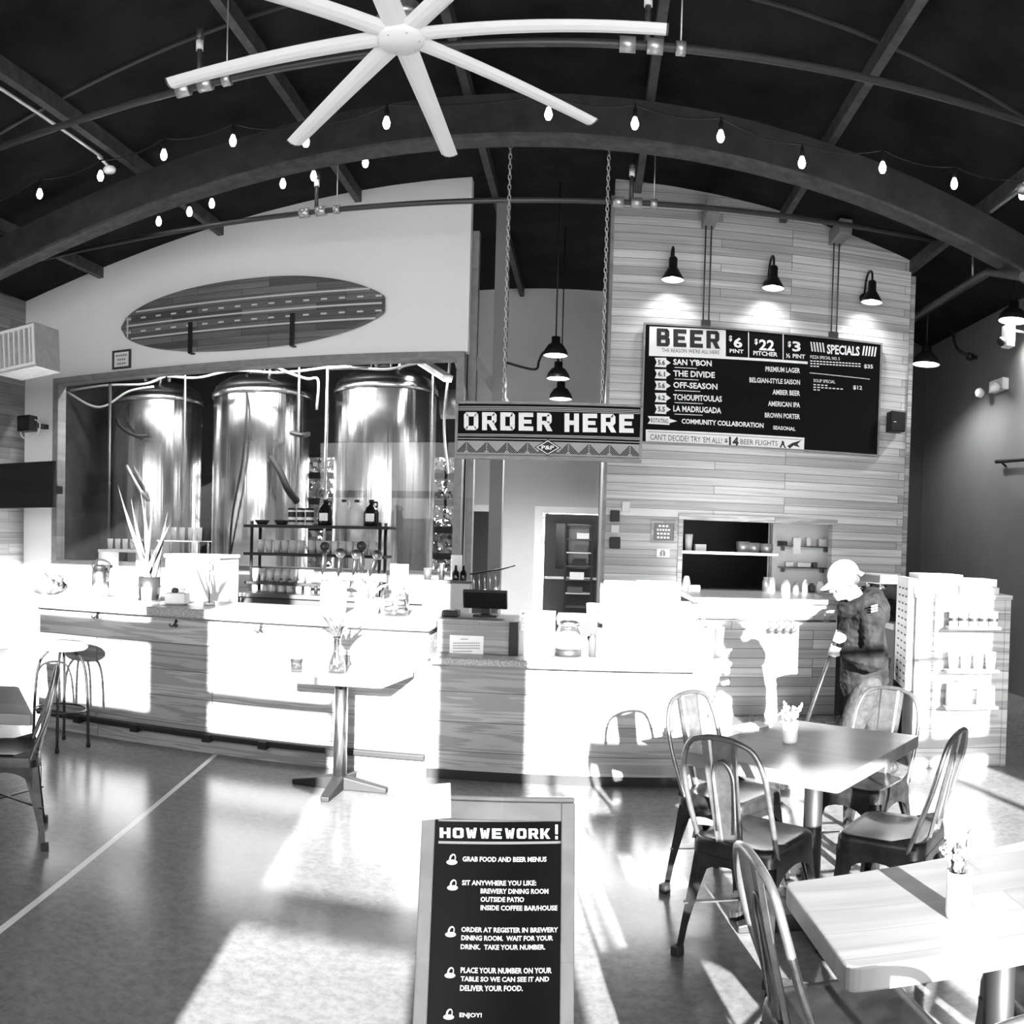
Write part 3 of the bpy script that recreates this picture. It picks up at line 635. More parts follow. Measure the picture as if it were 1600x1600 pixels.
# loose white lines strung over the tank tops, tied up to the roof
bl = thing('beverage_lines', 'bundle of white drinks lines strung over the tank tops', 'lines', (-4, 9.8, 3.6))
for k, pts in enumerate(([(110, 610), (165, 602), (225, 600), (258, 588)], [(262, 588), (310, 590), (365, 579), (440, 582), (530, 572)], [(430, 572), (450, 582), (480, 592), (497, 594), (495, 640)],
                 [(104, 612), (140, 633), (165, 634), (200, 612), (240, 604)], [(530, 572), (600, 577), (650, 568), (705, 562), (715, 575)], [(703, 566), (694, 660), (700, 740)])):
    P = [at(x, y, 9.92 - .03 * k) for x, y in pts]; mb = MB(); mb.tube(smooth_path(P, 6), .016, 8); wpart('line', mb, M_cream, bl)
    mb = MB(); mb.tube([P[0], V3((P[0].x, P[0].y, zc(P[0].x) + .18))], .005, 6); wpart('tie_wire', mb, M_black, bl)
mb = MB(); p = at(512, 576, 9.6); mb.tube([(p.x, 9.6, 0), (p.x, 9.6, p.z)], .02, 10); mb.tube([(p.x, 9.6, p.z), (p.x + .5, 9.6, p.z)], .02, 10); solo('steel_pipe', mb, M_steelplain, 'slim upright steel pipe with an elbow, left of the right tank', 'pipe')
mb = MB(); p = at(172, 600, 9.6); mb.tube([(p.x, 9.6, 0), (p.x, 9.6, p.z)], .022, 10); solo('steel_pipe', mb, M_pipe, 'dark upright pipe standing at the left edge of the left tank', 'pipe')
t = thing('strip_light', 'bright tube strip light under the tank room ceiling', 'light', at(690, 575, 10.2))
a, b = at(655, 562, 10.4), at(700, 590, 9.6); mb = MB(); mb.bar(a, b, .12, .05); wpart('housing', mb, M_whitep, t)
mb = MB(); mb.bar(a - V3((0, 0, .035)), b - V3((0, 0, .035)), .09, .03); wpart('tube', mb, M_lamp, t)
for x, n_ in ((-5.0, 'left'), (-3.5, 'middle')):  # two more strip lights, added out of sight to brighten the tanks
    t = thing('strip_light', 'unseen strip light added over the %s of the tank room to brighten the tanks' % n_, 'light', (x, 9.55, 3.9), group='added tank strip lights')
    mb = MB(); mb.box(-.65, .65, -.07, .07, .04, .1); part('housing', mb, M_whitep, t); mb = MB(); mb.tube([(-.62, 0, .02), (.62, 0, .02)], .03, 10); part('tube', mb, M_lamp, t); 
    for q in (-.4, .4): mb = MB(); mb.tube([(q, 0, .1), (q, 0, zc(x + q) + .17 - 3.9)], .006, 6); part('rod', mb, M_pipe, t)
    l = bpy.data.lights.new('added_tank_light', 'AREA'); l.shape = 'RECTANGLE'; l.size = 1.2; l.size_y = .06; l.energy = 60; o = bpy.data.objects.new('added_tank_light', l); COL.objects.link(o); o.parent = t; o.location = (0, 0, -.02)
mb = MB(); mb.tube([at(690, 632, 11.6), at(735, 632, 11.6)], .2, 20); solo('vent_pipe', mb, M_galv, 'fat steel vent pipe behind the right tank', 'pipe')
mb = MB(); p = at(716, 700, 9.5); mb.box(p.x - .03, p.x + .03, 9.45, 9.55, 0, 3.5); solo('steel_post', mb, M_pipe, 'dark steel post standing right of the right tank', 'post')

# ================================================================ on the boarded wall
BY = YB - .06
def bp(x, y, dy=0): return at(x, y, BY - .02 - dy)
mbp = thing('menu_board', 'large black beer menu board with white lettering on the boarded wall', 'menu board', (1.83, BY, 2.64))
mb = MB(); a, b = bp(1009, 507), bp(1370, 712); bx0, bx1, bz0, bz1 = a.x, b.x, 2.635, 3.86
mb.box(bx0, bx1, BY - .02, BY + .02, bz0, bz1); wpart('panel', mb, M_boardblack, mbp)
mb = MB(); fw = .02
for q in ((bx0 - fw, bx0, bz0 - fw, bz1 + fw), (bx1, bx1 + fw, bz0 - fw, bz1 + fw), (bx0, bx1, bz1, bz1 + fw), (bx0, bx1, bz0 - fw, bz0)): mb.box(q[0], q[1], BY - .03, BY + .02, q[2], q[3])
wpart('frame', mb, M_frame, mbp)
wl, bl_, gl_ = MB(), MB(), MB()           # white shapes, black letters on them, white letters
def pq(mb, pts, lift): mb.add([bp(x, y, lift) for x, y in pts], [tuple(range(len(pts)))])
def bt(mb, s, x0, y0, x1, y1, lift=.003, bold=.02, sl=.07):
    d = (x1 - x0) * sl; text(mb, s, bp(x0, y0, lift), bp(x1, y0 + d, lift), bp(x0, y1, lift), bold)
pq(wl, [(1015, 510), (1134, 516), (1134, 557), (1014, 552)], .001)
block(bl_, 'BEER', bp(1026, 513, .003), bp(1124, 517.5, .003), bp(1026, 541, .003)); bt(bl_, "THE REASON WE'RE ALL HERE", 1034, 544, 1124, 550, sl=.04, bold=0)
pq(wl, [(1014, 552), (1262, 565), (1262, 569), (1014, 556)], .001)
for x in (1169, 1223): pq(wl, [(x, 519 + (x - 1169) * .06), (x + 1.3, 519 + (x - 1169) * .06), (x + 1.3, 559 + (x - 1169) * .05), (x, 559 + (x - 1169) * .05)], .001)
for s, q in (('$', (1139, 524, 1144, 534)), ('6', (1146, 527, 1160, 543)), ('PINT', (1140, 545, 1162, 551)), ('$', (1179, 529, 1184, 539)), ('22', (1186, 530, 1210, 547)), ('PITCHER', (1177, 548, 1215, 555)), ('$', (1231, 533, 1236, 543)), ('3', (1238, 533, 1251, 549)), ('½ PINT', (1228, 552, 1258, 559)), ('SPECIALS', (1292, 538, 1343, 553))): bt(gl_, s, *q, bold=.03)
for x0 in (1266, 1347):
    for i in range(5):
        for d in (0,):
            xa = x0 + i * 4.6; s_ = -1 if x0 < 1300 else 1; ya = 534 + (x0 - 1266) * .08 + i * .4
            if x0 < 1300: pq(wl, [(xa, ya), (xa + 2.3, ya), (xa + 4.5, ya + 15), (xa + 2.2, ya + 15)], .001)
            else: pq(wl, [(xa + 2.2, ya), (xa + 4.5, ya), (xa + 2.3, ya + 15), (xa, ya + 15)], .001)
rows = [(566, '5.6', "SAN Y'BON", 1112, 'PREMIUM LAGER', 1196, 578), (584, '6.1', 'THE DIVIDE', 1117, 'BELGIAN-STYLE SAISON', 1171, 595), (602, '5.6', 'OFF-SEASON', 1121, 'AMBER BEER', 1207, 614), (621, '6.2', 'TCHOUPITOULAS', 1128, 'AMERICAN IPA', 1200, 632), (639, '5.5', 'LA MADRUGADA', 1127, 'BROWN PORTER', 1195, 650)]
for y, n1, s, xe, s2, xs2, y2 in rows:
    pq(wl, [(1023, y - 7), (1026, y), (1023, y + 7), (1041, y + 8), (1041, y + 5), (1048, y + 1), (1041, y - 4), (1041, y - 7)], .001)
    bt(bl_, n1, 1028, y - 4, 1039, y + 4, bold=.03); bt(gl_, s, 1052, y - 5.5, xe, y + 4, bold=.03, sl=.045); bt(gl_, s2, xs2, y2 - 5.5, 1250, y2 + 2.5, bold=.025, sl=.05)
    bt(gl_, 'SMALL BATCH', 1054, y + 7, 1054 + (xe - 1054) * .6, y + 9.5, bold=0, sl=.045) if False else None
    pq(gl_, [(1054, y + 7.5), (1054 + (xe - 1054) * .6, y + 9.3), (1054 + (xe - 1054) * .6, y + 10.3), (1054, y + 8.5)], .001)
pq(wl, [(1012, 650), (1016, 656), (1012, 662), (1046, 664), (1046, 661), (1058, 658), (1046, 654), (1046, 651)], .001); bt(bl_, 'ROTATING', 1017, 653, 1044, 660, bold=.01)
bt(gl_, 'COMMUNITY COLLABORATION', 1065, 654, 1193, 662, bold=.03, sl=.055); bt(gl_, 'SEASONAL', 1208, 665, 1243, 671, bold=.025)
pq(wl, [(1009, 671), (1257, 684), (1256, 706), (1009, 692)], .001)
for y in (674, 689.5): pq(bl_, [(1012, y), (1254, y + 13), (1254, y + 13.7), (1012, y + .7)], .003)
bt(bl_, "CAN'T DECIDE? TRY 'EM ALL!", 1016, 678, 1128, 687, bold=.0, sl=.055); bt(bl_, '$', 1132, 685, 1137, 692); bt(bl_, '14', 1139, 682, 1154, 697, bold=.04); bt(bl_, 'BEER FLIGHTS', 1157, 686, 1215, 694, bold=.0, sl=.055)
pq(bl_, [(1222, 688), (1225, 690), (1226, 696), (1229, 700), (1226, 700), (1223, 695), (1220, 700), (1218, 699), (1221, 693)], .003); pq(bl_, [(1230, 697), (1238, 692), (1252, 688), (1246, 694), (1250, 699), (1240, 696), (1234, 701)], .003)
bt(gl_, 'PIZZA SPECIAL NO. 5', 1266, 555, 1312, 560, bold=.01)
for i, (xa, xb) in enumerate(((1266, 1347), (1266, 1347), (1266, 1282))):
    for k in range(int((xb - xa) / 5)): pq(gl_, [(xa + k * 5, 563 + i * 4 + k * .3), (xa + k * 5 + 3.6, 563.3 + i * 4 + k * .3), (xa + k * 5 + 3.6, 565 + i * 4 + k * .3), (xa + k * 5, 564.7 + i * 4 + k * .3)], .001)
bt(gl_, '$35', 1350, 569, 1364, 576, bold=.02); pq(gl_, [(1265, 582), (1359, 592), (1359, 593), (1265, 583)], .001)
bt(gl_, 'SOUP SPECIAL', 1271, 592, 1305, 597, bold=.01); bt(gl_, '$12', 1333, 602, 1347, 609, bold=.02)
for i in range(3):
    for k in range((4, 8, 2)[i]): pq(gl_, [(1271 + k * 6, 600 + i * 4 + k * .4), (1275 + k * 6, 600.3 + i * 4 + k * .4), (1275 + k * 6, 602 + i * 4 + k * .4), (1271 + k * 6, 601.7 + i * 4 + k * .4)], .001)
pan = mbp.children[0]
wpart('white_band', wl, M_letter, pan); wpart('black_lettering', bl_, M_letterdark, pan); wpart('white_lettering', gl_, M_letter, pan)
# the two wall outriggers with double rods that carry the board
for px, pyb, n_ in ((1104, 506, 'left'), (1304, 526, 'right')):
    x = at(px, 450, BY).x; t = thing('board_hanger', 'timber outrigger with twin rods above the %s half of the beer board' % n_, 'hanger', (x, YB, 3.9), group='beer board hangers')
    zt = at(px, 355 if px < 1200 else 382, YB).z; mb = MB(); mb.box(x - .07, x + .07, YB - .42, YB, zt - .02, zt + .13); wpart('timber_block', mb, M_frame, t, .006)
    for q in (-.03, .03): mb = MB(); mb.tube([(x + q, BY - .03, 3.92), (x + q, BY - .03, zt)], .008, 8); wpart('rod', mb, M_pipe, t)
    mb = MB(); mb.box(x - .05, x + .05, BY - .05, BY + .01, 3.87, 3.94); wpart('clevis', mb, M_pipe, t, .008)
# three black barn lamps
def barn_lamp(px, py, label, Y=YB, wall=True):
    p = at(px, py, YB - .28); t = thing('barn_lamp', label, 'wall lamp', p, group='barn lamps over the beer board')
    mb = MB(); mb.lathe([(.12, 0), (.115, .012), (.06, .11), (.045, .13), (.045, .22), (.03, .24), (0, .245)], n=28, capb=False); part('lamp_shade', mb, M_black, t)
    mb = MB(); mb.lathe([(.117, .004), (.056, .11), (.0, .115)], n=28, capb=False); part('shade_lining', mb, M_whitep, t)
    mb = MB(); mb.tube(smooth_path([(0, 0, .24), (0, .02, .33), (0, .12, .37), (0, .22, .3), (0, .275, .12)], 6), .013, 8); part('arm', mb, M_black, t)
    mb = MB(); mb.lathe([(.055, 0), (.055, .02), (.02, .03)], (0, .28, .12), 16, Matrix.Rotation(PI / 2, 3, 'X')); part('wall_plate', mb, M_black, t)
    mb = MB(); mb.ball((0, 0, .05), .028); part('bulb', mb, M_bulb, t)
    l = bpy.data.lights.new('lamp_light', 'SPOT'); l.energy = 13; l.spot_size = math.radians(110); l.spot_blend = .8; l.shadow_soft_size = .04
    o = bpy.data.objects.new('lamp_light', l); COL.objects.link(o); o.parent = t; o.location = (0, 0, .012); o.rotation_euler = (math.radians(28), 0, 0)
barn_lamp(1051, 438, 'black barn lamp left of the three over the beer board')
barn_lamp(1208, 451, 'black barn lamp in the middle of the three over the beer board')
barn_lamp(1362, 473, 'black barn lamp right of the three over the beer board')
# hanging order sign
OY = 7.4; a, b = at(715, 630, OY), at(1000, 716, OY); ox0, ox1, oz0, oz1 = a.x, b.x, 2.275, 2.745
os_ = thing('order_sign', 'wide hanging sign reading ORDER HERE on two chains', 'sign', ((ox0 + ox1) / 2, OY, oz0))
mb = MB(); mb.box(ox0, ox1, OY, OY + .05, oz0, oz1); osp = wpart('panel', mb, M_boardblack, os_)
mb = MB(); mb.box(ox0 - .012, ox1 + .012, OY - .02, OY + .06, oz0 - .02, oz0 + .012); mb.box(ox0 - .012, ox1 + .012, OY - .015, OY + .06, oz1 - .01, oz1 + .012); mb.box(ox0 - .014, ox0 + .008, OY - .015, OY + .06, oz0, oz1); mb.box(ox1 - .008, ox1 + .014, OY - .015, OY + .06, oz0, oz1); wpart('frame', mb, M_frame, os_)
OW = ox1 - ox0; OHt = oz1 - oz0
mb = MB(); g2 = MB(); hz = MB()
for q in (.03, .045, .06): mb.box(ox0, ox1, OY - .002, OY, oz1 - q - .008, oz1 - q)
for q in (.272, .285, .31): mb.box(ox0, ox1, OY - .002, OY, oz1 - q - .008, oz1 - q)
z1p, z0p = oz1 - .345, oz0 + .03
mb.box(ox0, ox1, OY - .003, OY, z0p - .012, z0p); mb.box(ox0, ox1, OY - .003, OY, z1p, z1p + .012)
g2.box(ox0, ox1, OY - .002, OY, z0p, z1p)
n = 9; cw = OW / n
for i in range(n):
    xa = ox0 + i * cw
    for k in range(6):
        q = k * .0165
        for s_ in (-1, 1):
            xm = xa + cw / 2; p0 = V3((xm + s_ * (cw / 2 - q * 1.1), OY - .004, z0p + .004)); p1 = V3((xm + s_ * .004, OY - .004, z1p - .004 - q * 1.1))
            if p1.z > z0p + .02: hz.bar(p0, p1, .009, .003, (0, 1, 0))
wpart('stripe', mb, M_hatch, osp); wpart('pattern_band', g2, M_hatch, osp); wpart('zigzag', hz, M_letterdark, osp)
mb = MB()
def ot(s, px0, px1, py0, py1, bold): text(mb, s, at(px0, py0, OY), at(px1, py0 + (px1 - px0) * .012, OY), at(px0, py1, OY), bold, .004)
block(mb, 'ORDER', at(725, 644, OY - .003), at(862, 645.5, OY - .003), at(725, 672, OY - .003)); block(mb, 'HERE', at(882, 646, OY - .003), at(990, 647.5, OY - .003), at(882, 675, OY - .003)); wpart('lettering', mb, M_letter, osp)
c = at(856, 699.5, OY); mb = MB(); mb.add([c + V3((x, -.012, z)) for x, z in ((-.115, 0), (0, -.072), (.115, 0), (0, .072))], [(0, 1, 2, 3)]); dm = wpart('diamond', mb, M_letterdark, osp)
mb = MB(); mb.ring([(-.1, 0), (0, -.062), (.1, 0), (0, .062)], [(-.088, 0), (0, -.054), (.088, 0), (0, .054)], (0, -.002, 0), (c.x, OY - .0125, c.z)); text(mb, 'P&P', c + V3((-.055, -.013, .018)), c + V3((.055, -.013, .018)), c + V3((-.055, -.013, -.018)), .03); wpart('emblem', mb, M_letter, dm)
for px in (790, 944):
    x = at(px, 500, OY).x; mb = MB(); z = oz1; k = 0
    while z < zc(x) + .18:
        R = Matrix.Translation((x, OY + .03, z + .03)) @ Matrix.Rotation(k * PI / 2 + .4, 4, 'Z'); pts = [R @ V3((.013 * math.cos(a), 0, .027 * math.sin(a))) for a in [2 * PI * i / 10 for i in range(11)]]
        mb.tube(pts, .0055, 5, caps=False); z += .044; k += 1
    wpart('chain', mb, M_galv, os_)
# small things fixed to the boarded wall
def wallbox(name, x0, y0, x1, y1, d, m, label, cat, group=None, bevel=.006, Y=YB):
    a, b = at(x0, y0, Y - d), at(x1, y1, Y - d); mb = MB(); mb.box(a.x, b.x, Y - d, Y, b.z, a.z); return solo(name, mb, m, label, cat, group, bevel)
frame_at('framed_notice', 1018, 813, 1056, 849, YB - .001, 'dark grey framed notice on the boarded wall left of the pass', 'sign', M_sideW, M_slate, .025, .02, 4, M_letter)
frame_at('paper_notice', 1026, 857, 1046, 871, YB - .001, 'small white paper pinned under the dark framed notice', 'notice', M_paper, M_paper, .008, .006, 3)
wallbox('thermostat', 972, 783, 984, 800, .03, M_cream, 'small pale thermostat on the left of the boarded wall', 'thermostat')
wallbox('wall_telephone', 954, 797, 968, 815, .09, M_black, 'upper black box on the left edge of the boarded wall', 'box')
wallbox('switch_box', 955, 820, 967, 833, .05, M_cream, 'white switch box between two black boxes on the wall edge', 'switch')
wallbox('card_reader', 953, 839, 969, 857, .09, M_black, 'lower black box on the left edge of the boarded wall', 'box')
t = thing('wall_speaker', 'black speaker at the right edge of the boarded wall', 'speaker', at(1405, 675, YB - .2))
a, b = at(1393, 641, YB - .2), at(1415, 675, YB - .2); mb = MB(); mb.box(a.x, b.x, YB - .2, YB - .03, b.z, a.z); wpart('cabinet', mb, M_black, t, .012)
mb = MB(); mb.box(a.x + .03, a.x + .06, YB - .205, YB - .2, b.z + .1, b.z + .105); wpart('badge', mb, M_letter, t); mb = MB(); mb.box(a.x + .05, b.x - .04, YB - .03, YB, b.z + .08, a.z - .08); wpart('mount', mb, M_black, t)

# pendants and fittings in the hall and passage
def pendant(px, py, Y, label, r=.13, h=.16, gooseneck=None, cable=True, lit=True):
    p = at(px, py, Y); t = thing('pendant_lamp', label, 'pendant lamp', p)
    mb = MB(); mb.lathe([(r, 0), (r, .02), (r * .93, h * .35), (r * .62, h * .72), (r * .36, h * .85), (r * .36, h * 1.25), (0, h * 1.3)], n=28, capb=False); part('lamp_shade', mb, M_black, t)
    mb = MB(); mb.lathe([(r * .97, .004), (r * .9, h * .35), (r * .58, h * .68), (0, h * .7)], n=28, capb=False); part('shade_lining', mb, M_whitep, t)
    mb = MB(); mb.lathe([(0, .012), (r * .8, .014), (r * .85, .03), (0, .035)], n=24); part('lamp_lens', mb, M_lamp, t)
    mb = MB()
    if gooseneck: mb.tube(smooth_path([V3((0, 0, h * 1.25))] + [V3(q) for q in gooseneck], 5), .014, 8)
    else: mb.tube([(0, 0, h * 1.28), (0, 0, max(.3, zc(p.x) + .15 - p.z))], .008, 6)
    part('arm' if gooseneck else 'cable', mb, M_black, t)
    l = bpy.data.lights.new('lamp_light', 'SPOT'); l.energy = 230 if px > 1000 else 300; l.spot_size = math.radians(150); l.spot_blend = .6; l.shadow_soft_size = .05; o = bpy.data.objects.new('lamp_light', l); COL.objects.link(o); o.parent = t; o.location = (0, 0, .005)
pendant(1447, 570, 9.3, 'black pendant lamp by the right end of the boarded wall', .165, .17)
pendant(1583, 502, 8.2, 'black pendant lamp at the right edge, before the grey wall', .165, .17)
pendant(872, 592, 9.6, 'middle black dome lamp above the order sign', .13, .15, [(-.03, 0, .28), (-.16, 0, .3), (-.22, 0, .2), (-.24, -.05, .1), (-.34, -.15, .08), (-.57, -.37, .1)])
pendant(876, 624, 10.4, 'lowest black dome lamp just over the order sign', .14, .17)
pendant(868, 556, 9.1, 'highest black dome lamp over the order sign', .13, .16)
t = thing('wall_hook', 'black bent bracket on the upper grey hall wall', 'bracket', at(1510, 556, 9.6)); mb = MB()
mb.tube(smooth_path([at(1489, 512, 9.9), at(1491, 532, 9.8), at(1497, 546, 9.7), at(1513, 556, 9.65)], 5), .02, 8); wpart('arm', mb, M_black, t)
mb = MB(); p = at(1514, 557, 9.65); mb.tube([p, (XR, p.y, p.z)], .03, 8); mb.tube([(p.x - .02, p.y, p.z), (p.x + .04, p.y, p.z)], .05, 12); wpart('plate', mb, M_black, t)
t = thing('emergency_light', 'white twin-headed emergency light on the grey hall wall', 'emergency light', (XR - .04, 8.95, 3.5))
mb = MB(); mb.box(XR - .09, XR, 8.75, 9.1, 3.5, 3.64); wpart('housing', mb, M_cream, t, .012)
for q in (8.8, 9.2): mb = MB(); mb.lathe([(0, 0), (.05, 0), (.06, .06), (.03, .09)], (XR - .12, q, 3.5), 14, Matrix.Rotation(-1.2, 3, 'Y')); wpart('lamp_head', mb, M_whitep, t)
t = thing('camera_mount', 'white security camera under the right-hand pendant lamp', 'camera', at(1575, 545, 8.3)); p = at(1577, 528, 8.3)
mb = MB(); mb.box(p.x - .05, p.x + .05, 8.25, 8.4, p.z - .1, p.z + .14); wpart('bracket', mb, M_whitep, t, .01); mb = MB(); mb.ball(p + V3((-.11, -.02, -.06)), .05); mb.tube([p + V3((-.1, 0, -.06)), p + V3((0, 0, -.05))], .02, 8); wpart('lens', mb, M_black, t)
mb2 = MB(); mb2.tube([(p.x, 8.33, p.z + .1), (XR, 8.33, p.z + .1)], .015, 6); wpart('wall_arm', mb2, M_whitep, t)
t = thing('handrail', 'short black handrail on the grey wall at the right edge', 'handrail', (XR - .07, 8.4, 2.62)); mb = MB(); mb.tube([(XR - .08, 8.85, 2.66), (XR - .08, 7.2, 2.58)], .022, 10); wpart('rail', mb, M_black, t)
for y in (8.75, 7.9): mb = MB(); mb.tube([(XR - .08, y, 2.655), (XR, y, 2.6)], .014, 8); wpart('bracket', mb, M_black, t)

# ================================================================ the bars
TZ, LZ = 1.02, .80           # tops of the long bar and of the low counter
bar = thing('bar_counter', 'long boarded bar counter with a speckled stone top and foot rail', 'bar', (-2.5, 5.5, 0))
BX0, BX1 = -4.0, -1.0
mb = MB(); mb.box(BX0, BX1, 5.3, 5.36, .12, TZ - .06); wpart('front_panel', mb, M_barwood, bar)
mb = MB(); mb.box(BX0, BX0 + .06, 5.36, 5.95, 0, TZ - .06); wpart('end_panel', mb, M_barwoodY, bar); mb = MB(); mb.box(BX1 - .06, BX1, 5.36, 5.95, 0, TZ - .06); wpart('end_panel', mb, M_barwoodY, bar)
mb = MB(); mb.box(BX0, BX1, 5.33, 5.39, 0, .12); wpart('plinth', mb, M_barwood, bar)
mb = MB(); mb.box(BX0 - .06, BX1 + .03, 5.2, 5.98, TZ - .065, TZ); wpart('stone_top', mb, M_speck, bar, .012)
mb = MB(); mb.box(BX0 - .03, BX1 + .01, 5.31, 5.95, TZ - .085, TZ - .065); wpart('top_support', mb, M_frame, bar)
mb = MB(); mb.box(BX0, -1.0, 5.26, 5.3, .115, .16); fr = wpart('foot_rail', mb, M_black, bar, .01)
for x in (-3.6, -3.1, -2.52, -2.1, -1.62):
    mb = MB(); mb.box(x - .03, x + .03, 5.24, 5.31, .1, .15); wpart('bracket', mb, M_black, fr)
for px, py in ((153, 962), (275, 975), (408, 983)):
    p = at(px, py, 5.295); mb = MB()
    mb.ball(p + V3((0, 0, .02)), (.012, .008, .014), 8, 5)
    for s_ in (-1, 1): mb.tube(smooth_path([p + V3((0, -.005, .02)), p + V3((s_ * .008, -.03, -.012)), p + V3((s_ * .026, -.04, -.012)), p + V3((s_ * .03, -.04, .006))], 4), .0045, 6)
    wpart('bag_hook', mb, M_black, bar)
low = thing('order_counter', 'lower boarded order counter with a speckled stone top', 'counter', (-.1, 5.5, 0))
LX0, LX1 = -1.0, .78
mb = MB(); mb.box(LX0, LX1 - .1, 5.3, 5.36, .07, LZ - .05); wpart('front_panel', mb, M_barwood, low)
mb = MB(); mb.box(LX1 - .16, LX1 - .1, 5.36, 6.0, 0, LZ - .05); wpart('end_panel', mb, M_barwoodY, low)
mb = MB(); mb.box(LX0, LX1 - .1, 5.33, 5.39, 0, .07); wpart('plinth', mb, M_black, low)
mb = MB(); mb.box(LX0 + .035, LX1 + .04, 5.2, 6.02, LZ - .05, LZ); wpart('stone_top', mb, M_speck, low, .012)
# raised box at the till
a, b = at(697, 985, 5.42), at(800, 1034, 5.42)
bx = thing('till_stand', 'boarded box stand for the till, with a printed sheet on its front', 'stand', ((a.x + b.x) / 2, 5.6, LZ))
mb = MB(); mb.box(BX1 + .035, b.x, 5.42, 5.9, LZ, 1.005); wpart('box', mb, M_barwood, bx, .006)
mb = MB(); mb.box(BX1 + .035, b.x + .01, 5.4, 5.92, 1.005, 1.02); wpart('top_board', mb, M_frame, bx)
mb = MB(); p, q = at(703, 992, 5.418), at(755, 1026, 5.418); mb.box(p.x, q.x, 5.415, 5.42, q.z, p.z); sh = wpart('printed_sheet', mb, M_paper, bx)
mb = MB(); rnd = random.Random(4)
for i, y in enumerate((998, 1004, 1008, 1012, 1017, 1021)):
    for k in range((4, 14, 14, 14, 10, 9)[i]):
        xa = 708 + k * 3 + (12 if i == 0 else 0); c1, c2 = at(xa, y, 5.414), at(xa + 2.2, y + 1.6, 5.414); mb.box(c1.x, c2.x, 5.4135, 5.415, c2.z, c1.z)
wpart('lettering', mb, M_ink, sh)
# till screen and pad
pos = thing('till_screen', 'black till monitor on the boarded box stand', 'monitor', at(758, 985, 5.7)); p = V3(pos.location); p.z = 1.02; pos.location = p
R = Matrix.Rotation(.35, 4, 'X'); mb = MB(); mb.box(-.15, .15, -.01, .02, .06, .19, R); part('housing', mb, M_black, pos, .006); mb = MB(); mb.box(-.14, .14, -.013, -.01, .07, .18, R); part('screen', mb, M_blackg, pos)
mb = MB(); mb.box(-.08, .08, -.06, .1, 0, .015); mb.box(-.03, .03, .0, .04, .015, .12); part('foot', mb, M_black, pos, .004)
t = thing('card_terminal', 'small black card terminal beside the till monitor', 'terminal', at(703, 984, 5.6)); t.location.z = 1.02
mb = MB(); mb.box(-.05, .06, -.06, .06, 0, .045); part('housing', mb, M_black, t, .008); mb = MB(); mb.box(-.035, .03, -.05, .0, .045, .047); part('keypad', mb, M_cream, t)

# ---- back counter, drinks shelving, taps
mb = MB(); mb.box(-4.75, -1.45, 8.15, 8.98, .06, .9); bc = thing('back_counter', 'dark back counter under the tank window', 'counter', (-3.1, 8.5, 0)); wpart('carcass', mb, M_dark, bc)
mb = MB(); mb.box(-4.78, -1.42, 8.1, 9.0, .9, .945); wpart('worktop', mb, M_pipe, bc, .006); mb = MB(); mb.box(-4.7, -1.5, 8.2, 8.95, 0, .06); wpart('plinth', mb, M_black, bc)
SZ = [(1.05, -3.6, -2.78), (1.36, -3.62, -2.06), (1.66, -3.62, -2.02)]; SY = 8.55
sh = thing('drinks_shelf', 'black three-tier shelf of glasses and bottles behind the bar', 'shelf', (-2.8, SY, .945))
for z, x0, x1 in SZ: mb = MB(); mb.box(x0, x1, SY - .16, SY + .16, z - .03, z); wpart('shelf_board', mb, M_black, sh, .004)
for x in (-3.54, -2.12):
    for y in (SY - .12, SY + .12): mb = MB(); mb.tube([(x, y, .945), (x, y, 1.7)], .018, 10); wpart('post', mb, M_black, sh)
for y in (SY - .12, SY + .12): mb = MB(); mb.tube([(-2.8, y, .945), (-2.8, y, 1.04)], .018, 10); wpart('post', mb, M_black, sh)
def glass_proto(name, label, h, r, m, group, cat='glass'):
    mb = MB(); mb.lathe([(0, .002), (r * .78, .002), (r * .8, 0), (r, h), (r * .93, h), (r * .74, .012), (0, .012)], n=12, capb=False); o = bpy.data.objects.new(name, mb.mesh(name)); COL.objects.link(o); o.data.materials.append(m)
    return tags(o, label, cat, group)
def row(proto, xs, y, z, labelf, group=None):
    used = proto.get('_u', 0)
    for i, x in enumerate(xs):
        if not used: o = proto; used = 1; proto['_u'] = 1
        else: o = proto.copy(); COL.objects.link(o)
        o.location = (x, y, z); o['label'] = labelf(i) if callable(labelf) else labelf
        if group: o['group'] = group
def lin(x0, x1, n): return [x0 + (x1 - x0) * i / (n - 1) for i in range(n)]
M_glassware = mat('glassware', .7, .12); M_glassware.node_tree.nodes['Principled BSDF'].inputs['Transmission Weight'].default_value = .0
_n = M_glassware.node_tree; _b = _n.nodes['Principled BSDF']; _b.inputs['Alpha'].default_value = .55
pg = glass_proto('pint_glass', '', .14, .042, M_glassware, 'glasses on the black shelf')
ORD = ['first', 'second', 'third', 'fourth', 'fifth', 'sixth', 'seventh', 'eighth', 'ninth', 'tenth', 'eleventh', 'twelfth', 'thirteenth']
row(pg, lin(-3.44, -2.98, 6), SY - .09, 1.36, lambda i: ORD[i] + ' clear glass from the left on the middle shelf, left cluster')
row(pg, lin(-2.86, -2.2, 9), SY - .09, 1.36, lambda i: ORD[i] + ' clear glass of the right-hand row on the middle shelf')
row(pg, lin(-3.5, -2.88, 8), SY - .09, 1.05, lambda i: ORD[i] + ' clear glass from the left on the lowest shelf')
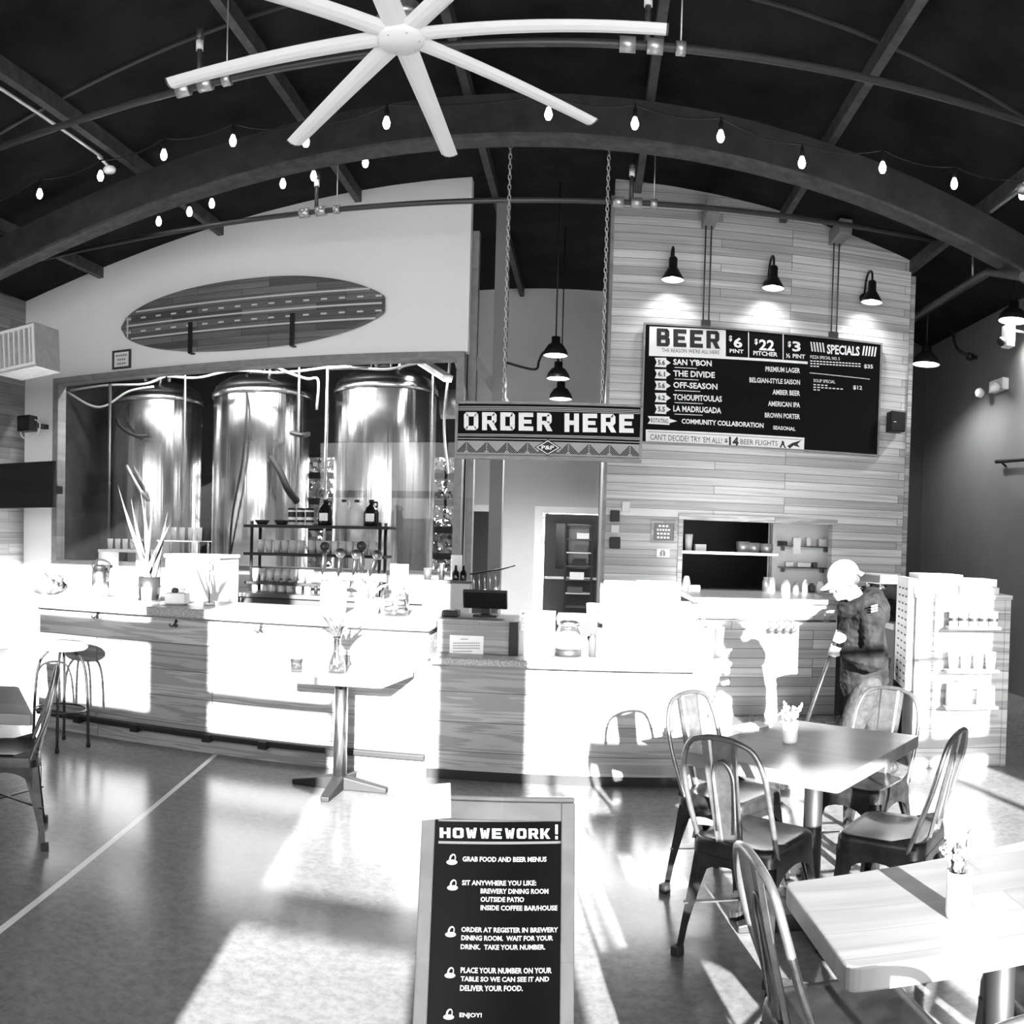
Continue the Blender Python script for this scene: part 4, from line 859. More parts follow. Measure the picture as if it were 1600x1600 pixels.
def growler(label, m, loc, h=1.0, lab=True):
    t = thing('growler', label, 'jug', loc, group='growlers on the top shelf')
    mb = MB(); mb.lathe([(0, 0), (.07, 0), (.078, .012), (.078, .14), (.06, .19), (.03, .225), (.024, .25)], n=20, capb=False); part('body', mb, m, t)
    mb = MB(); mb.lathe([(.027, .248), (.027, .275), (0, .277)], n=16); part('cap', mb, M_black, t)
    mb = MB(); mb.tube(smooth_path([(.024, 0, .245), (.055, 0, .25), (.062, 0, .215), (.045, 0, .2)], 4), .009, 8); part('handle', mb, m, t)
    if lab: mb = MB(); mb.lathe([(.0795, .05), (.0795, .13)], n=20, capb=False, capt=False); mb.v, mb.f, mb.sm = [v for v in mb.v], [f for f in mb.f if all(mb.v[i][1] < .01 and abs(mb.v[i][0]) < .05 for i in f)], []; mb.sm = [True] * len(mb.f); part('label', mb, M_letter, t)
    return t
for px, lab, m, l_ in ((508, 'dark growler with a white label left of the clear jugs', M_blackg, True), (537, 'clear glass growler on the left of the clear pair', M_glassware, False), (557, 'clear glass growler on the right of the clear pair', M_glassware, False), (580, 'dark growler alone at the right end of the top shelf', M_blackg, True)):
    p = at(px, 815, SY - .03); growler(lab, m, (p.x, SY - .03, 1.66), lab=l_)
cb = None
for i, px in enumerate((456, 470, 484)):
    p = at(px, 815, SY - .05); t = thing('canister', '%s black and white printed canister on the top shelf' % ('left', 'middle', 'right')[i], 'canister', (p.x, SY - .05, 1.66), group='printed canisters')
    mb = MB(); mb.lathe([(0, 0), (.042, 0), (.042, .16), (0, .16)], n=18, capb=False); b_ = part('body', mb, M_letter, t); mb = MB(); mb.lathe([(.044, .16), (.044, .182), (0, .184)], n=18); part('lid', mb, M_black, t)
    mb = MB(); mb.lathe([(.0427, .03), (.0427, .055)], n=18, capb=False, capt=False); mb.lathe([(.0427, .085), (.0427, .14)], n=18, capb=False, capt=False); part('printed_band', mb, M_letterdark, b_)
for px, n_ in ((410, 'left end of the top shelf'), (440, 'top shelf beside the canisters')):
    p = at(px, 815, SY - .03); mb = MB()
    mb.lathe([(0, 0), (.05, 0), (.085, .05), (.078, .05), (.045, .008), (0, .008)], (p.x, SY - .03, 1.66), 20, capb=False)
    solo('bowl', mb, M_black, 'small black bowl on the ' + n_, 'bowl', 'black bowls on the top shelf')
def bottle(label, loc, m=None, group=None):
    t = thing('bottle', label, 'bottle', loc, group=group); mb = MB(); mb.lathe([(0, 0), (.032, 0), (.033, .01), (.033, .075), (.014, .1), (.012, .13)], n=14, capb=False); part('body', mb, m or M_glassware, t)
    mb = MB(); mb.lathe([(.014, .128), (.014, .143), (0, .144)], n=10); part('cap', mb, M_black, t); return t
bt0 = bottle('first little bottle from the left under the lowest shelf', (-3.5, SY - .1, .945), group='bottles under the lowest shelf')
for i in range(1, 7): dup(bt0, (-3.5 + i * .1, SY - .1, .945), 0, ORD[i] + ' little bottle from the left under the lowest shelf')
# beer taps
tt = thing('beer_tap_tower', 'row of five tall tap handles with round medallions behind the bar', 'beer tap', (-2.6, 8.0, .945))
mb = MB(); x0, x1 = at(500, 905, 8.2).x, at(602, 905, 8.2).x; mb.box(x0, x1, 8.12, 8.24, 1.1, 1.19); mb.tube([(x0 + .1, 8.18, .945), (x0 + .1, 8.18, 1.1)], .04); mb.tube([(x1 - .1, 8.18, .945), (x1 - .1, 8.18, 1.1)], .04); wpart('tower', mb, M_steelplain, tt, .01)
for (tx, ty), (ux, uy) in (((508, 854), (505, 900)), ((532, 864), (530, 902)), ((557, 866), (553, 900)), ((565, 853), (566, 895)), ((590, 867), (578, 902))):
    a, b = at(tx, ty, 8.1), at(ux, uy, 8.14); mb = MB(); mb.tube([b + V3((0, 0, -.02)), b.lerp(a, .3), b.lerp(a, .85)], [.016, .032, .026], 10, flat=.6); h_ = wpart('tap_handle', mb, M_gundark, tt)
    mb = MB(); mb.lathe([(.05, -.012), (.05, .012), (.042, .016), (.042, .01), (0, .01)], a, 20, Matrix.Rotation(PI / 2, 3, 'X')); md = wpart('medallion', mb, M_pipe, h_)
    mb = MB(); mb.tube([b + V3((0, 0, -.02)), b + V3((0, -.03, -.07)), b + V3((0, -.07, -.11))], .012, 8); wpart('spout', mb, M_steelplain, tt)

# ---- end cabinet at the back of the bar, clutter on it
a, b = at(661, 906, 7.9), at(733, 950, 7.9)
ec = thing('end_cabinet', 'plain grey cabinet at the right end of the back counter', 'cabinet', (a.x + .2, 8.2, 0)); mb = MB(); mb.box(a.x, b.x, 7.9, 8.09, 0, 1.13); wpart('carcass', mb, M_lgrey, ec); mb = MB(); mb.box(a.x - .02, b.x + .02, 7.87, 8.09, 1.13, 1.155); wpart('top', mb, M_pipe, ec)
cz = 1.155
for i, px in enumerate((668, 690, 712, 724)):
    x = at(px, 900, 7.98).x
    if i == 1: mb = MB(); mb.lathe([(0, 0), (.03, 0), (.03, .15), (.026, .16), (0, .16)], (x, 7.98, cz), 16, capb=False); solo('thermos', mb, M_steelplain, 'slim steel flask standing on the grey end cabinet', 'flask')
    elif i == 0: mb = MB(); mb.lathe([(0, 0), (.035, 0), (.04, .11), (.036, .11), (.032, .006), (0, .006)], (x, 7.98, cz), 16, capb=False); solo('tumbler', mb, M_pipe, 'dark tumbler on the left corner of the grey end cabinet', 'tumbler')
    else: bottle('dark bottle %s on the grey end cabinet' % ('left of the pair' if i == 2 else 'at the right edge'), (x, 7.98, cz), M_blackg, 'dark bottles on the end cabinet')
a, b = at(705, 867, 8.06), at(722, 885, 8.06); mb = MB(); mb.box(a.x, b.x, 8.055, 8.065, 1.155, a.z); solo('menu_card', mb, M_paper, 'white card standing among the dark bottles by the window', 'card')
ut = thing('utensil_rail', 'rail of hanging bar tools on the right of the grey cabinet', 'utensil rail', at(745, 893, 7.8)); mb = MB(); a, b = at(735, 897, 7.8), at(785, 889, 7.8); mb.tube([a, b], .008, 8); wpart('rail', mb, M_black, ut); mb = MB(); mb.tube([b, V3((b.x, 9.12, b.z))], .008, 6); mb.tube([a, V3((a.x, 7.95, a.z))], .008, 6); wpart('stay', mb, M_black, ut)
for i in range(5):
    p = a.lerp(b, .1 + .17 * i); mb = MB(); mb.tube([p, p + V3((.01, 0, -.16 - .03 * (i % 2)))], .006, 6); q = p + V3((.01, 0, -.18 - .03 * (i % 2))); mb.ball(q, (.02, .008, .035), 10, 6); wpart('tool', mb, M_steelplain, ut)

# ---- things on the long bar
def pot_cup(loc, r, h, m, label, cat='cup', group=None, name='cup'):
    mb = MB(); mb.lathe([(0, 0), (r * .85, 0), (r, h), (r * .9, h), (r * .76, .012), (0, .012)], loc, 22, capb=False); return solo(name, mb, m, label, cat, group)
def blade(mb, base, tip, bend, wd, n=7):
    base, tip = V3(base), V3(tip); side = (tip - base).cross(V3((0, 1, 0))).normalized(); vs = []
    for i in range(n + 1):
        q = i / n; p = base.lerp(tip, q) + V3(bend) * (4 * q * (1 - q)); w_ = wd * (1 - q ** 1.8) * (.65 + .5 * math.sin(q * PI)) + .0005
        vs += [p - side * w_, p + V3((0, w_ * .35, 0)), p + side * w_]
    mb.add(vs, [(i * 3 + k, i * 3 + k + 1, i * 3 + k + 4, i * 3 + k + 3) for i in range(n) for k in range(2)], True)
IY = 5.6
def on(px, Y=IY): return at(px, 930, Y).x
sp = thing('snake_plant', 'tall snake plant in a dark round pot on the bar', 'plant', (on(233, 5.75), 5.75, TZ))
mb = MB(); mb.lathe([(0, 0), (.07, 0), (.09, .08), (.085, .18), (.075, .18), (.07, .16), (0, .16)], n=24, capb=False); part('pot', mb, M_terra, sp)
rnd = random.Random(2)
for tx, ty in ((184, 757), (192, 790), (205, 780), (219, 765), (227, 786), (240, 790), (262, 800), (270, 812), (258, 838), (215, 830), (248, 842)):
    p = at(tx, ty, 5.75 + rnd.uniform(-.12, .12)) - sp.location; mb = MB(); blade(mb, (rnd.uniform(-.04, .04), rnd.uniform(-.04, .04), .15), p, (rnd.uniform(-.02, .02), 0, 0), .02); part('leaf', mb, M_leaf, sp)
ap = thing('airpot', 'steel vacuum airpot with a curved handle at the left of the bar', 'airpot', (on(157, 5.8), 5.8, TZ))
mb = MB(); mb.lathe([(0, 0), (.075, 0), (.075, .19), (.06, .22), (.03, .23), (0, .23)], n=28, capb=False); part('body', mb, M_steelplain, ap)
mb = MB(); mb.lathe([(.06, .215), (.062, .25), (.03, .26), (0, .262)], n=24); mb.box(-.02, .1, -.02, .02, .235, .26); part('pump_lid', mb, M_black, ap)
mb = MB(); mb.tube(smooth_path([(-.075, 0, .2), (-.085, 0, .27), (0, 0, .3), (.085, 0, .27), (.075, 0, .2)], 5), .008, 8); part('handle', mb, M_black, ap)
bun = thing('cloth_bundle', 'crumpled pale cloth bundle at the left end of the bar', 'cloth', (on(75, 5.7), 5.7, TZ)); mb = MB(); mb.ball((0, 0, .07), (.16, .12, .085), 40, 24)
mb.v = [tuple(V3(v) * (1 + .28 * noise.noise(V3(v) * 14) + .12 * noise.noise(V3(v) * 40))) for v in mb.v]; mb.v = [(x, y, max(z, .0)) for x, y, z in mb.v]; part('cloth', mb, M_linen, bun)
for i, px in enumerate((190, 208, 229)): pot_cup((on(px, 5.42), 5.42, TZ + .012), .042, .105, M_whitep, '%s white ceramic cup on the tray by the snake plant' % ('left', 'middle', 'right')[i], 'cup', 'white cups by the snake plant', 'ceramic_cup')
x = on(209, 5.42); mb = MB(); mb.box(x - .17, x + .17, 5.34, 5.5, TZ, TZ + .011); solo('tray', mb, M_whitep, 'shallow white tray under the three white cups', 'tray', bevel=.005)
for i in range(7): 
    xx = on(180 + i * 7.5, 5.42); 
for i in range(4):
    xx = on(190 + i * 1.5, 5.42) - .01 + .006 * i; mb = MB(); mb.tube([(xx, 5.42 + .01 * (i - 1.5), TZ + .03), (xx + .02 * (i - 1.5), 5.42, TZ + .19)], .004, 6); solo('straw', mb, M_cream, '%s straw standing in the left white cup' % ORD[i], 'straw', 'straws in the white cup')
x = on(277, 5.5); pl = thing('napkin_holder', 'white napkin box on an oval plate on the bar', 'napkin box', (x, 5.5, TZ)); mb = MB(); mb.lathe([(0, 0), (.07, 0), (.13, .016), (.125, .018), (.07, .006), (0, .006)], n=28, capb=False); part('plate', mb, M_whitep, pl); mb = MB(); mb.box(-.08, .085, -.05, .05, .007, .085); part('napkin_box', mb, M_paper, pl, .008); mb = MB(); mb.ball((-.02, 0, .1), (.03, .02, .025), 12, 8); part('pepper_shaker', mb, M_pipe, pl)
pg2 = glass_proto('tumbler', '', .1, .036, M_glassware, 'tumblers behind the napkin box', 'glass')
row(pg2, [on(q, 5.78) for q in (255, 268, 281)], 5.8, TZ, lambda i: ORD[i] + ' clear tumbler from the left behind the napkin box')
ns = thing('table_number_stand', 'thin wire table-number stand on the bar', 'stand', (on(327, 5.55), 5.55, TZ)); mb = MB(); mb.tube([(0, 0, .01), (0, 0, .25)], .004, 6); mb.tube([(.03 * math.cos(a), .012 * math.sin(a) * 0, .28 + .03 * math.sin(a)) for a in [2 * PI * i / 12 for i in range(13)]], .004, 6); part('wire', mb, M_black, ns); mb = MB(); mb.lathe([(0, 0), (.045, 0), (.04, .03), (0, .035)], n=16, capb=False); part('base', mb, M_clear, ns)
mb = MB(); x = on(452, 5.4); mb.box(x - .1, x + .1, 5.32, 5.46, TZ, TZ + .012); mb.box(x - .095, x + .1, 5.325, 5.455, TZ + .013, TZ + .022); solo('menu_leaflet', mb, M_paper, 'folded white menu lying flat on the bar', 'menu', bevel=.002)
jar = thing('ceramic_crock', 'big white lidded crock on the right half of the bar', 'crock', (on(521, 5.5), 5.5, TZ)); mb = MB(); mb.lathe([(0, 0), (.085, 0), (.09, .02), (.09, .17), (.08, .18)], n=28, capb=False); part('body', mb, M_whitep, jar); mb = MB(); mb.lathe([(.088, .178), (.086, .205), (.03, .22), (.02, .24), (0, .245)], n=28); part('lid', mb, M_cream, jar)
ag = thing('aloe_plant', 'spiky aloe in a white pot on the right half of the bar', 'plant', (on(575, 5.5), 5.5, TZ)); mb = MB(); mb.lathe([(0, 0), (.07, 0), (.095, .11), (.085, .11), (.08, .09), (0, .09)], n=24, capb=False); part('pot', mb, M_whitep, ag)
for tx, ty in ((554, 893), (565, 903), (588, 896), (603, 897), (545, 918), (612, 912), (575, 890), (595, 915), (560, 915), (585, 912)): p = at(tx, ty, 5.5 + rnd.uniform(-.1, .1)) - ag.location; mb = MB(); blade(mb, (0, 0, .09), p, (0, 0, .03), .014); part('leaf', mb, M_leaf, ag)
gj = thing('glass_jar', 'clear glass cookie jar with a card sign at the end of the bar', 'jar', (on(617, 5.5), 5.5, TZ)); mb = MB(); mb.lathe([(0, 0), (.09, 0), (.095, .02), (.095, .14), (.075, .17), (.075, .19), (.07, .19), (.07, .165), (.088, .135), (.088, .02), (0, .01)], n=28, capb=False); part('body', mb, M_clear, gj)
mb = MB(); 
for k in range(9): mb.ball((.05 * math.cos(k * 2.4), .05 * math.sin(k * 2.4), .03 + .011 * k), (.035, .035, .014), 12, 6)
o = part('biscuits', mb, M_cream, gj); o['kind'] = 'stuff'
cs = thing('card_sign', 'white card sign reading PICK UP DRINKS HERE standing behind the glass jar', 'sign', (on(624, 5.75), 5.75, TZ)); a, b = at(610, 881, 5.75), at(638, 903, 5.75); mb = MB(); mb.box(a.x, b.x, 5.75, 5.756, b.z, a.z); c_ = wpart('card', mb, M_paper, cs)
mb = MB(); 
for i, s in enumerate(('PICK UP', 'DRINKS', 'HERE')): text(mb, s, at(613 + (i == 2) * 4, 884 + i * 6.2, 5.748), at(635 - (i == 2) * 4, 884.3 + i * 6.2, 5.748), at(613 + (i == 2) * 4, 888 + i * 6.2, 5.748), .02)
wpart('lettering', mb, M_letterdark, c_); mb = MB(); mb.tube([(cs.location.x, 5.76, TZ), (cs.location.x, 5.76, b.z + .01)], .006, 6); mb.lathe([(0, 0), (.04, 0), (.03, .012), (0, .014)], (cs.location.x, 5.76, TZ), 16, capb=False); wpart('holder', mb, M_steelplain, cs)
# sunlit things on a shelf behind the bar (left)
mb = MB(); a, b = at(258, 872, 7.6), at(342, 938, 7.6); ib = thing('ice_chest', 'big white ice chest behind the left half of the bar', 'chest', ((a.x + b.x) / 2, 7.8, 0)); mb.box(a.x, b.x, 7.6, 8.09, 0, 1.3); wpart('body', mb, M_whitep, ib, .02); mb = MB(); mb.box(a.x - .01, b.x + .01, 7.58, 8.095, 1.3, 1.34); wpart('lid', mb, M_cream, ib, .01)
rack = thing('glass_rack', 'wire rack of upturned glasses behind the snake plant', 'rack', at(292, 843, 8.8)); a, b = at(258, 822, 8.8), at(322, 845, 8.8)
rk = MB(); rk.box(a.x, b.x, 8.6, 8.95, b.z - .015, b.z); 
wpart('rack_shelf', rk, M_steelplain, rack)
for x in (a.x + .02, b.x - .02):
    mb = MB(); mb.tube([(x, 8.65, .945 if x > -4.75 else 0), (x, 8.65, b.z)], .012, 8); mb.tube([(x, 8.9, .945 if x > -4.75 else 0), (x, 8.9, b.z)], .012, 8); wpart('post', mb, M_steelplain, rack)
pg3 = glass_proto('pint_glass', '', .15, .036, M_glassware, 'glasses on the wire rack')
row(pg3, lin(a.x + .05, b.x - .05, 5), 8.72, b.z, lambda i: ORD[i] + ' clear glass from the left on the wire rack')
a = at(160, 858, 8.7); b = at(225, 858, 8.7); s2 = thing('back_shelf', 'pale shelf with glasses behind the airpot', 'shelf', ((a.x + b.x) / 2, 8.8, 0)); mb = MB(); mb.box(a.x, b.x, 8.6, 9.0, a.z - .03, a.z); wpart('shelf_board', mb, M_cream, s2)
for x in (a.x + .03, b.x - .03): mb = MB(); mb.box(x - .02, x + .02, 8.6, 9.0, 0, a.z - .03); wpart('side', mb, M_cream, s2)
pg4 = glass_proto('pint_glass', '', .13, .036, M_glassware, 'glasses on the pale shelf')
row(pg4, lin(a.x + .08, b.x - .08, 5), 8.75, a.z, lambda i: ORD[i] + ' clear glass from the left on the pale back shelf')

# ---- things on the low counter
CYf = 5.42
def lx(px, Y=CYf): return at(px, 1000, Y).x
ms = thing('menu_holder', 'black upright rack holding printed menus on the low counter', 'menu holder', (lx(803), 5.45, LZ)); mb = MB(); mb.box(-.03, .03, -.06, .06, 0, .215); part('rack', mb, M_black, ms, .003)
a, b = at(812, 953, 5.5), at(866, 1032, 5.5); mh = thing('menu_stand', 'tall clear stand of white printed menus beside the glass jar', 'menu holder', ((a.x + b.x) / 2, 5.5, LZ)); mb = MB(); mb.box(a.x, b.x, 5.5, 5.512, LZ, a.z); wpart('menu_sheet', mb, M_paper, mh); sheet = mh.children[0]
mb = MB(); mb.box(a.x, a.x + .19, 5.44, 5.448, LZ, LZ + .16); s2_ = wpart('pocket', mb, M_cream, mh); mb = MB(); mb.box(a.x - .005, b.x + .005, 5.43, 5.53, LZ - .0, LZ + .006); wpart('foot', mb, M_clear, mh)
mb = MB(); text(mb, 'MENU', at(816, 957, 5.498), at(842, 957.3, 5.498), at(816, 960, 5.498), .02)
for i in range(6):
    for k in range(6): c1 = at(817 + k * 4, 966 + i * 7, 5.499); mb.box(c1.x, c1.x + .013, 5.4985, 5.5, c1.z - .005, c1.z)
wpart('lettering', mb, M_ink, sheet)
a2, b2 = at(819, 1010, 5.43), at(849, 1031, 5.43); mb = MB(); mb.box(a2.x, b2.x, 5.428, 5.436, b2.z, a2.z); cd = thing('small_card', 'small white printed card propped against the menu stand', 'card', ((a2.x + b2.x) / 2, 5.43, LZ)); c_ = wpart('card', mb, M_paper, cd)
mb = MB(); text(mb, 'SPECIALS', at(823, 1019, 5.427), at(844, 1019, 5.427), at(823, 1025, 5.427), .02)
for k in range(6): c1 = at(822 + k * 4, 1028, 5.427); mb.box(c1.x, c1.x + .012, 5.4265, 5.428, c1.z - .006, c1.z)
wpart('lettering', mb, M_letterdark, c_)
lj = thing('glass_jar', 'wide glass jar with white contents and a dark base on the low counter', 'jar', (lx(888, 5.5), 5.5, LZ)); mb = MB(); mb.lathe([(0, 0), (.085, 0), (.09, .015), (.09, .05), (0, .05)], n=28, capb=False); part('dark_base', mb, M_terra, lj)
mb = MB(); mb.lathe([(0, .051), (.085, .051), (.088, .13), (.05, .155), (0, .165)], n=28, capb=False); part('contents', mb, M_paper, lj); mb = MB(); mb.lathe([(.091, .05), (.092, .13), (.075, .17), (.065, .19), (.07, .2)], n=28, capb=False, capt=False); part('glass', mb, M_clear, lj); mb = MB(); mb.lathe([(.075, .2), (.078, .225), (.02, .235), (0, .236)], n=28); part('lid', mb, M_steelplain, lj)
for i, (px, h) in enumerate(((914, .13), (926, .15))): mb = MB(); x = lx(px, 5.48); mb.lathe([(0, 0), (.024, 0), (.024, h - .03), (.014, h - .01), (.014, h), (0, h)], (x, 5.48, LZ), 14, capb=False); solo('sauce_bottle', mb, M_pipe if i else M_cream, ('dark', 'pale')[1 - i] + ' sauce bottle between the glass jar and the white trays', 'bottle', 'sauce bottles')
for i, (p0, p1, y0, m_) in enumerate(((932, 1062, 990, M_whitep),)):
    a, b = at(p0, y0, 5.45), at(p1, 1034, 5.45); mb = MB(); mb.box(a.x, b.x, 5.45, 5.85, LZ, a.z); solo('napkin_tray', mb, m_, 'long low white box along the front of the low counter', 'box', bevel=.01)
bk = thing('steel_bucket', 'white bucket with a wire handle at the right end of the low counter', 'bucket', (lx(1100, 5.6), 5.6, LZ)); mb = MB(); mb.lathe([(0, 0), (.12, 0), (.135, .2), (.127, .2), (.112, .01), (0, .01)], n=28, capb=False); part('body', mb, M_whitep, bk); mb = MB(); mb.tube(smooth_path([(-.13, 0, .18), (-.15, -.02, .24), (-.2, -.04, .3), (-.12, -.03, .33)], 5), .006, 6); part('handle', mb, M_galv, bk)
tr = thing('pastry_stand', 'white tray on a dark stand behind the glass jar', 'stand', (lx(908, 6.2), 6.3, 0)); a, b = at(870, 962, 6.2), at(940, 972, 6.2); mb = MB(); mb.box(a.x, b.x, 6.2, 6.5, b.z, a.z); wpart('tray', mb, M_whitep, tr, .006); mb = MB(); mb.box(a.x + .03, b.x - .03, 6.22, 6.48, 0, b.z); wpart('stand', mb, M_black, tr)
pot_cup((at(926, 960, 6.3).x, 6.32, a.z), .05, .09, M_whitep, 'white cup standing on the tray behind the glass jar', 'cup')
for p0, p1, n_ in ((944, 990, 'left'), (994, 1062, 'right')):
    a, b = at(p0, 907, 6.5), at(p1, 992, 6.5); t = thing('staff_screen', '%s of the two big white panels behind the low counter' % n_, 'panel', ((a.x + b.x) / 2, 6.55, 0), group='white panels behind the counter'); mb = MB(); mb.box(a.x, b.x, 6.51, 6.6, .85, a.z); wpart('panel', mb, M_whitep, t, .01); mb = MB(); mb.box(a.x + .03, b.x - .03, 6.52, 6.6, 0, .85); wpart('base', mb, M_frame, t)
frame_at('framed_card', 986, 962, 1046, 990, 5.9, 'grey framed card on the counter before the right white panel', 'picture', M_pipe, M_hatch, .02, .03, 3, M_letter).location.z = LZ

# ================================================================ kitchen pass
pc = thing('pass_counter', 'stainless steel pass counter under the kitchen opening', 'counter', (1.8, 8.8, 0))
mb = MB(); mb.box(.95, 2.36, 7.58, YB + .5, 1.035, 1.085); wpart('worktop', mb, M_steelplain, pc, .006); mb = MB(); mb.box(1.0, 2.3, 7.62, 7.65, .93, 1.035); wpart('apron', mb, M_steelplain, pc)
mb = MB(); mb.tube([(1.0, 7.6, .885), (2.3, 7.6, .885)], .012, 8); wpart('rail', mb, M_steelplain, pc)
for x in (1.03, 2.2): mb = MB(); mb.box(x, x + .04, 7.59, 7.65, .87, .95); wpart('bracket', mb, M_steelplain, pc)
for i, px in enumerate((1206, 1218, 1230, 1241)):
    p = at(px, 940, 7.6); mb = MB(); mb.tube([(p.x, 7.585, .9), (p.x, 7.585, .82)], .006, 6); mb.ball((p.x, 7.57, .8), (.03, .02, .028), 12, 7); solo('ladle', mb, M_pipe, '%s dark ladle from the left hanging under the pass counter' % ORD[i], 'ladle', 'ladles under the pass counter')
p0, p1 = at(1060, 860, 9.2), at(1216, 866, 9.2)
ps = thing('pass_shelf', 'steel shelf across the dark kitchen opening', 'shelf', (p0.x + .5, 9.2, p0.z)); mb = MB(); mb.box(PX0 - .04, 2.06, 9.05, 9.4, p0.z - .03, p0.z); wpart('shelf_board', mb, M_steelplain, ps)
for x in (PX0 + .02, 2.03): mb = MB(); mb.box(x - .015, x + .015, 9.3, 9.34, 1.08, PZ1); wpart('upright', mb, M_pipe, ps)
sz = p0.z
for i, (px, r, h) in enumerate(((1161, .075, .12), (1178, .07, .11), (1198, .075, .105))): p = at(px, 860, 9.2); mb = MB(); mb.lathe([(r * .75, 0), (r, h * .3), (r, h), (r * .92, h), (r * .9, h * .3), (0, .01)], (p.x, 9.22, sz), 20, capb=True, capt=False); solo('steel_bowl', mb, M_galv, '%s steel container from the left on the pass shelf' % ORD[i], 'container', 'steel containers on the pass shelf')
p = at(1094, 855, 9.2); mb = MB(); mb.box(p.x - .06, p.x + .06, 9.14, 9.3, sz, sz + .075); solo('takeout_box', mb, M_paper, 'small white takeout box on the left of the pass shelf', 'box', bevel=.004)
p = at(1076, 850, 9.2); mb = MB(); mb.lathe([(.035, 0), (.045, .18), (0, .18)], (p.x, 9.2, sz), 16); solo('cup_stack', mb, M_cup, 'tall stack of paper cups at the left end of the pass shelf', 'cups')
p = at(1073, 905, 9.1); mb = MB(); mb.lathe([(.05, 0), (.055, .02), (.03, .13), (.02, .14), (0, .14)], (p.x, 9.12, 1.085), 16); solo('squeeze_bottle', mb, M_paper, 'white squeeze bottle at the left of the pass counter', 'bottle')
p = at(1084, 908, 9.1); mb = MB(); mb.box(p.x - .06, p.x + .06, 9.0, 9.14, 1.085, 1.13); solo('ticket_box', mb, M_whitep, 'small white box beside the squeeze bottle on the pass counter', 'box', bevel=.005)
for i, px in enumerate((1197, 1206)): p = at(px, 905, 9.05); mb = MB(); mb.lathe([(.04, 0), (.04, .1), (.03, .12), (.03, .15), (0, .15)], (p.x, 9.05, 1.085), 16); solo('salt_jar', mb, (M_galv, M_cream)[i], ('grey', 'pale')[i] + ' jar at the right side of the dark kitchen opening', 'jar')
# lit wall section with rack at the right of the pass
for k, (y, x0, x1) in enumerate(((852, 1216, 1296), (885, 1216, 1290))):
    a, b = at(x0, y, YB + .5), at(x1, y, YB + .5); t = thing('wall_shelf', ('upper' if k == 0 else 'lower') + ' thin steel shelf inside the pale part of the pass', 'shelf', ((a.x + b.x) / 2, YB + .5, a.z)); mb = MB(); mb.box(a.x, b.x, YB + .38, YB + .55, a.z - .012, a.z); wpart('shelf_board', mb, M_pipe, t)
    for x in (a.x + .05, b.x - .05): mb = MB(); mb.box(x - .01, x + .01, YB + .42, YB + .55, a.z - .06, a.z - .012); wpart('bracket', mb, M_pipe, t)
    if k == 0: za = a.z
    else: zb_ = a.z
for i, (px, wd, h, m_) in enumerate(((1222, .1, .05, M_black), (1243, .07, .1, M_cream), (1262, .05, .1, M_paper), (1284, .1, .09, M_cream))):
    x = at(px, 850, YB + .46).x; mb = MB(); mb.box(x - wd / 2, x + wd / 2, YB + .4, YB + .5, za, za + h); solo('spice_tin', mb, m_, '%s tin from the left on the upper shelf of the pale pass' % ORD[i], 'tin', 'tins on the upper pass shelf', .006)
for i, (px, wd, h, m_) in enumerate(((1232, .09, .06, M_paper), (1255, .16, .055, M_paper), (1272, .05, .06, M_pipe))):
    x = at(px, 883, YB + .46).x; mb = MB(); mb.box(x - wd / 2, x + wd / 2, YB + .4, YB + .5, zb_, zb_ + h); solo('food_container', mb, m_, '%s container from the left on the lower shelf of the pale pass' % ORD[i], 'container', 'containers on the lower pass shelf', .008)
hb = wallbox('clipboard', 1240, 840, 1251, 866, .012, M_paper, 'white paper list hanging between the two pass shelves', 'notice', Y=YB + .38, bevel=.002)
for i, px in enumerate((1226, 1243, 1256, 1268, 1280)):
    p = at(px, 915, 8.95); h = (.13, .11, .14, .1, .12, .1)[i]; r = (.05, .035, .03, .04, .045, .03)[i]; mb = MB(); mb.lathe([(r * .9, 0), (r, .02), (r, h * .7), (r * .6, h * .85), (r * .6, h), (0, h)], (p.x, 8.9 + .04 * (i % 2), 1.085), 16); solo('condiment_jar', mb, (M_cream, M_galv, M_paper, M_pipe, M_cream, M_galv)[i], '%s jar from the left on the sunlit right half of the pass counter' % ORD[i], 'jar', 'jars on the pass counter')

# ================================================================ retail shelf unit at the right
x0, y0 = 2.30, 5.62; x1, y1 = 2.985, 5.47; ua = math.atan2(y1 - y0, x1 - x0); UW = math.hypot(x1 - x0, y1 - y0); UH = 1.255; UD = .48
un = thing('retail_shelf', 'boarded retail display unit with ledges of cups, a slotted crate side and dark frame edge', 'display unit', (x0, y0, 0), ua)
mb = MB(); mb.box(.03, UW - .04, 0, .03, .0, UH - .03); part('front_panel', mb, M_sideW, un)
mb = MB(); mb.box(0, .03, -.01, UD, 0, UH - .03); part('edge_post', mb, M_frame, un); mb = MB(); mb.box(UW - .04, UW, -.01, UD, 0, UH - .03); part('edge_post', mb, M_sideW, un)
mb = MB(); mb.box(-.01, UW + .01, -.015, UD + .01, UH - .03, UH); part('top_board', mb, M_sideW, un)
mb = MB(); mb.box(.03, UW - .04, UD - .03, UD, 0, UH - .03); part('back_panel', mb, M_frame, un)
mb = MB()                                             # slotted side seen from the left
mb.box(-.055, -.002, .03, UD + .12, .55, 1.36); cr = part('crate_side', mb, M_cream, un)
mb = MB()
for i in range(13):
    for k in range(3): mb.box(-.058, -.054, .09 + k * .16, .16 + k * .16, .60 + i * .056, .612 + i * .056)
part('slot', mb, M_black, cr)
rows_u = [(1.03, .155, .60), (.72, .155, .60), (.46, .155, .60)]
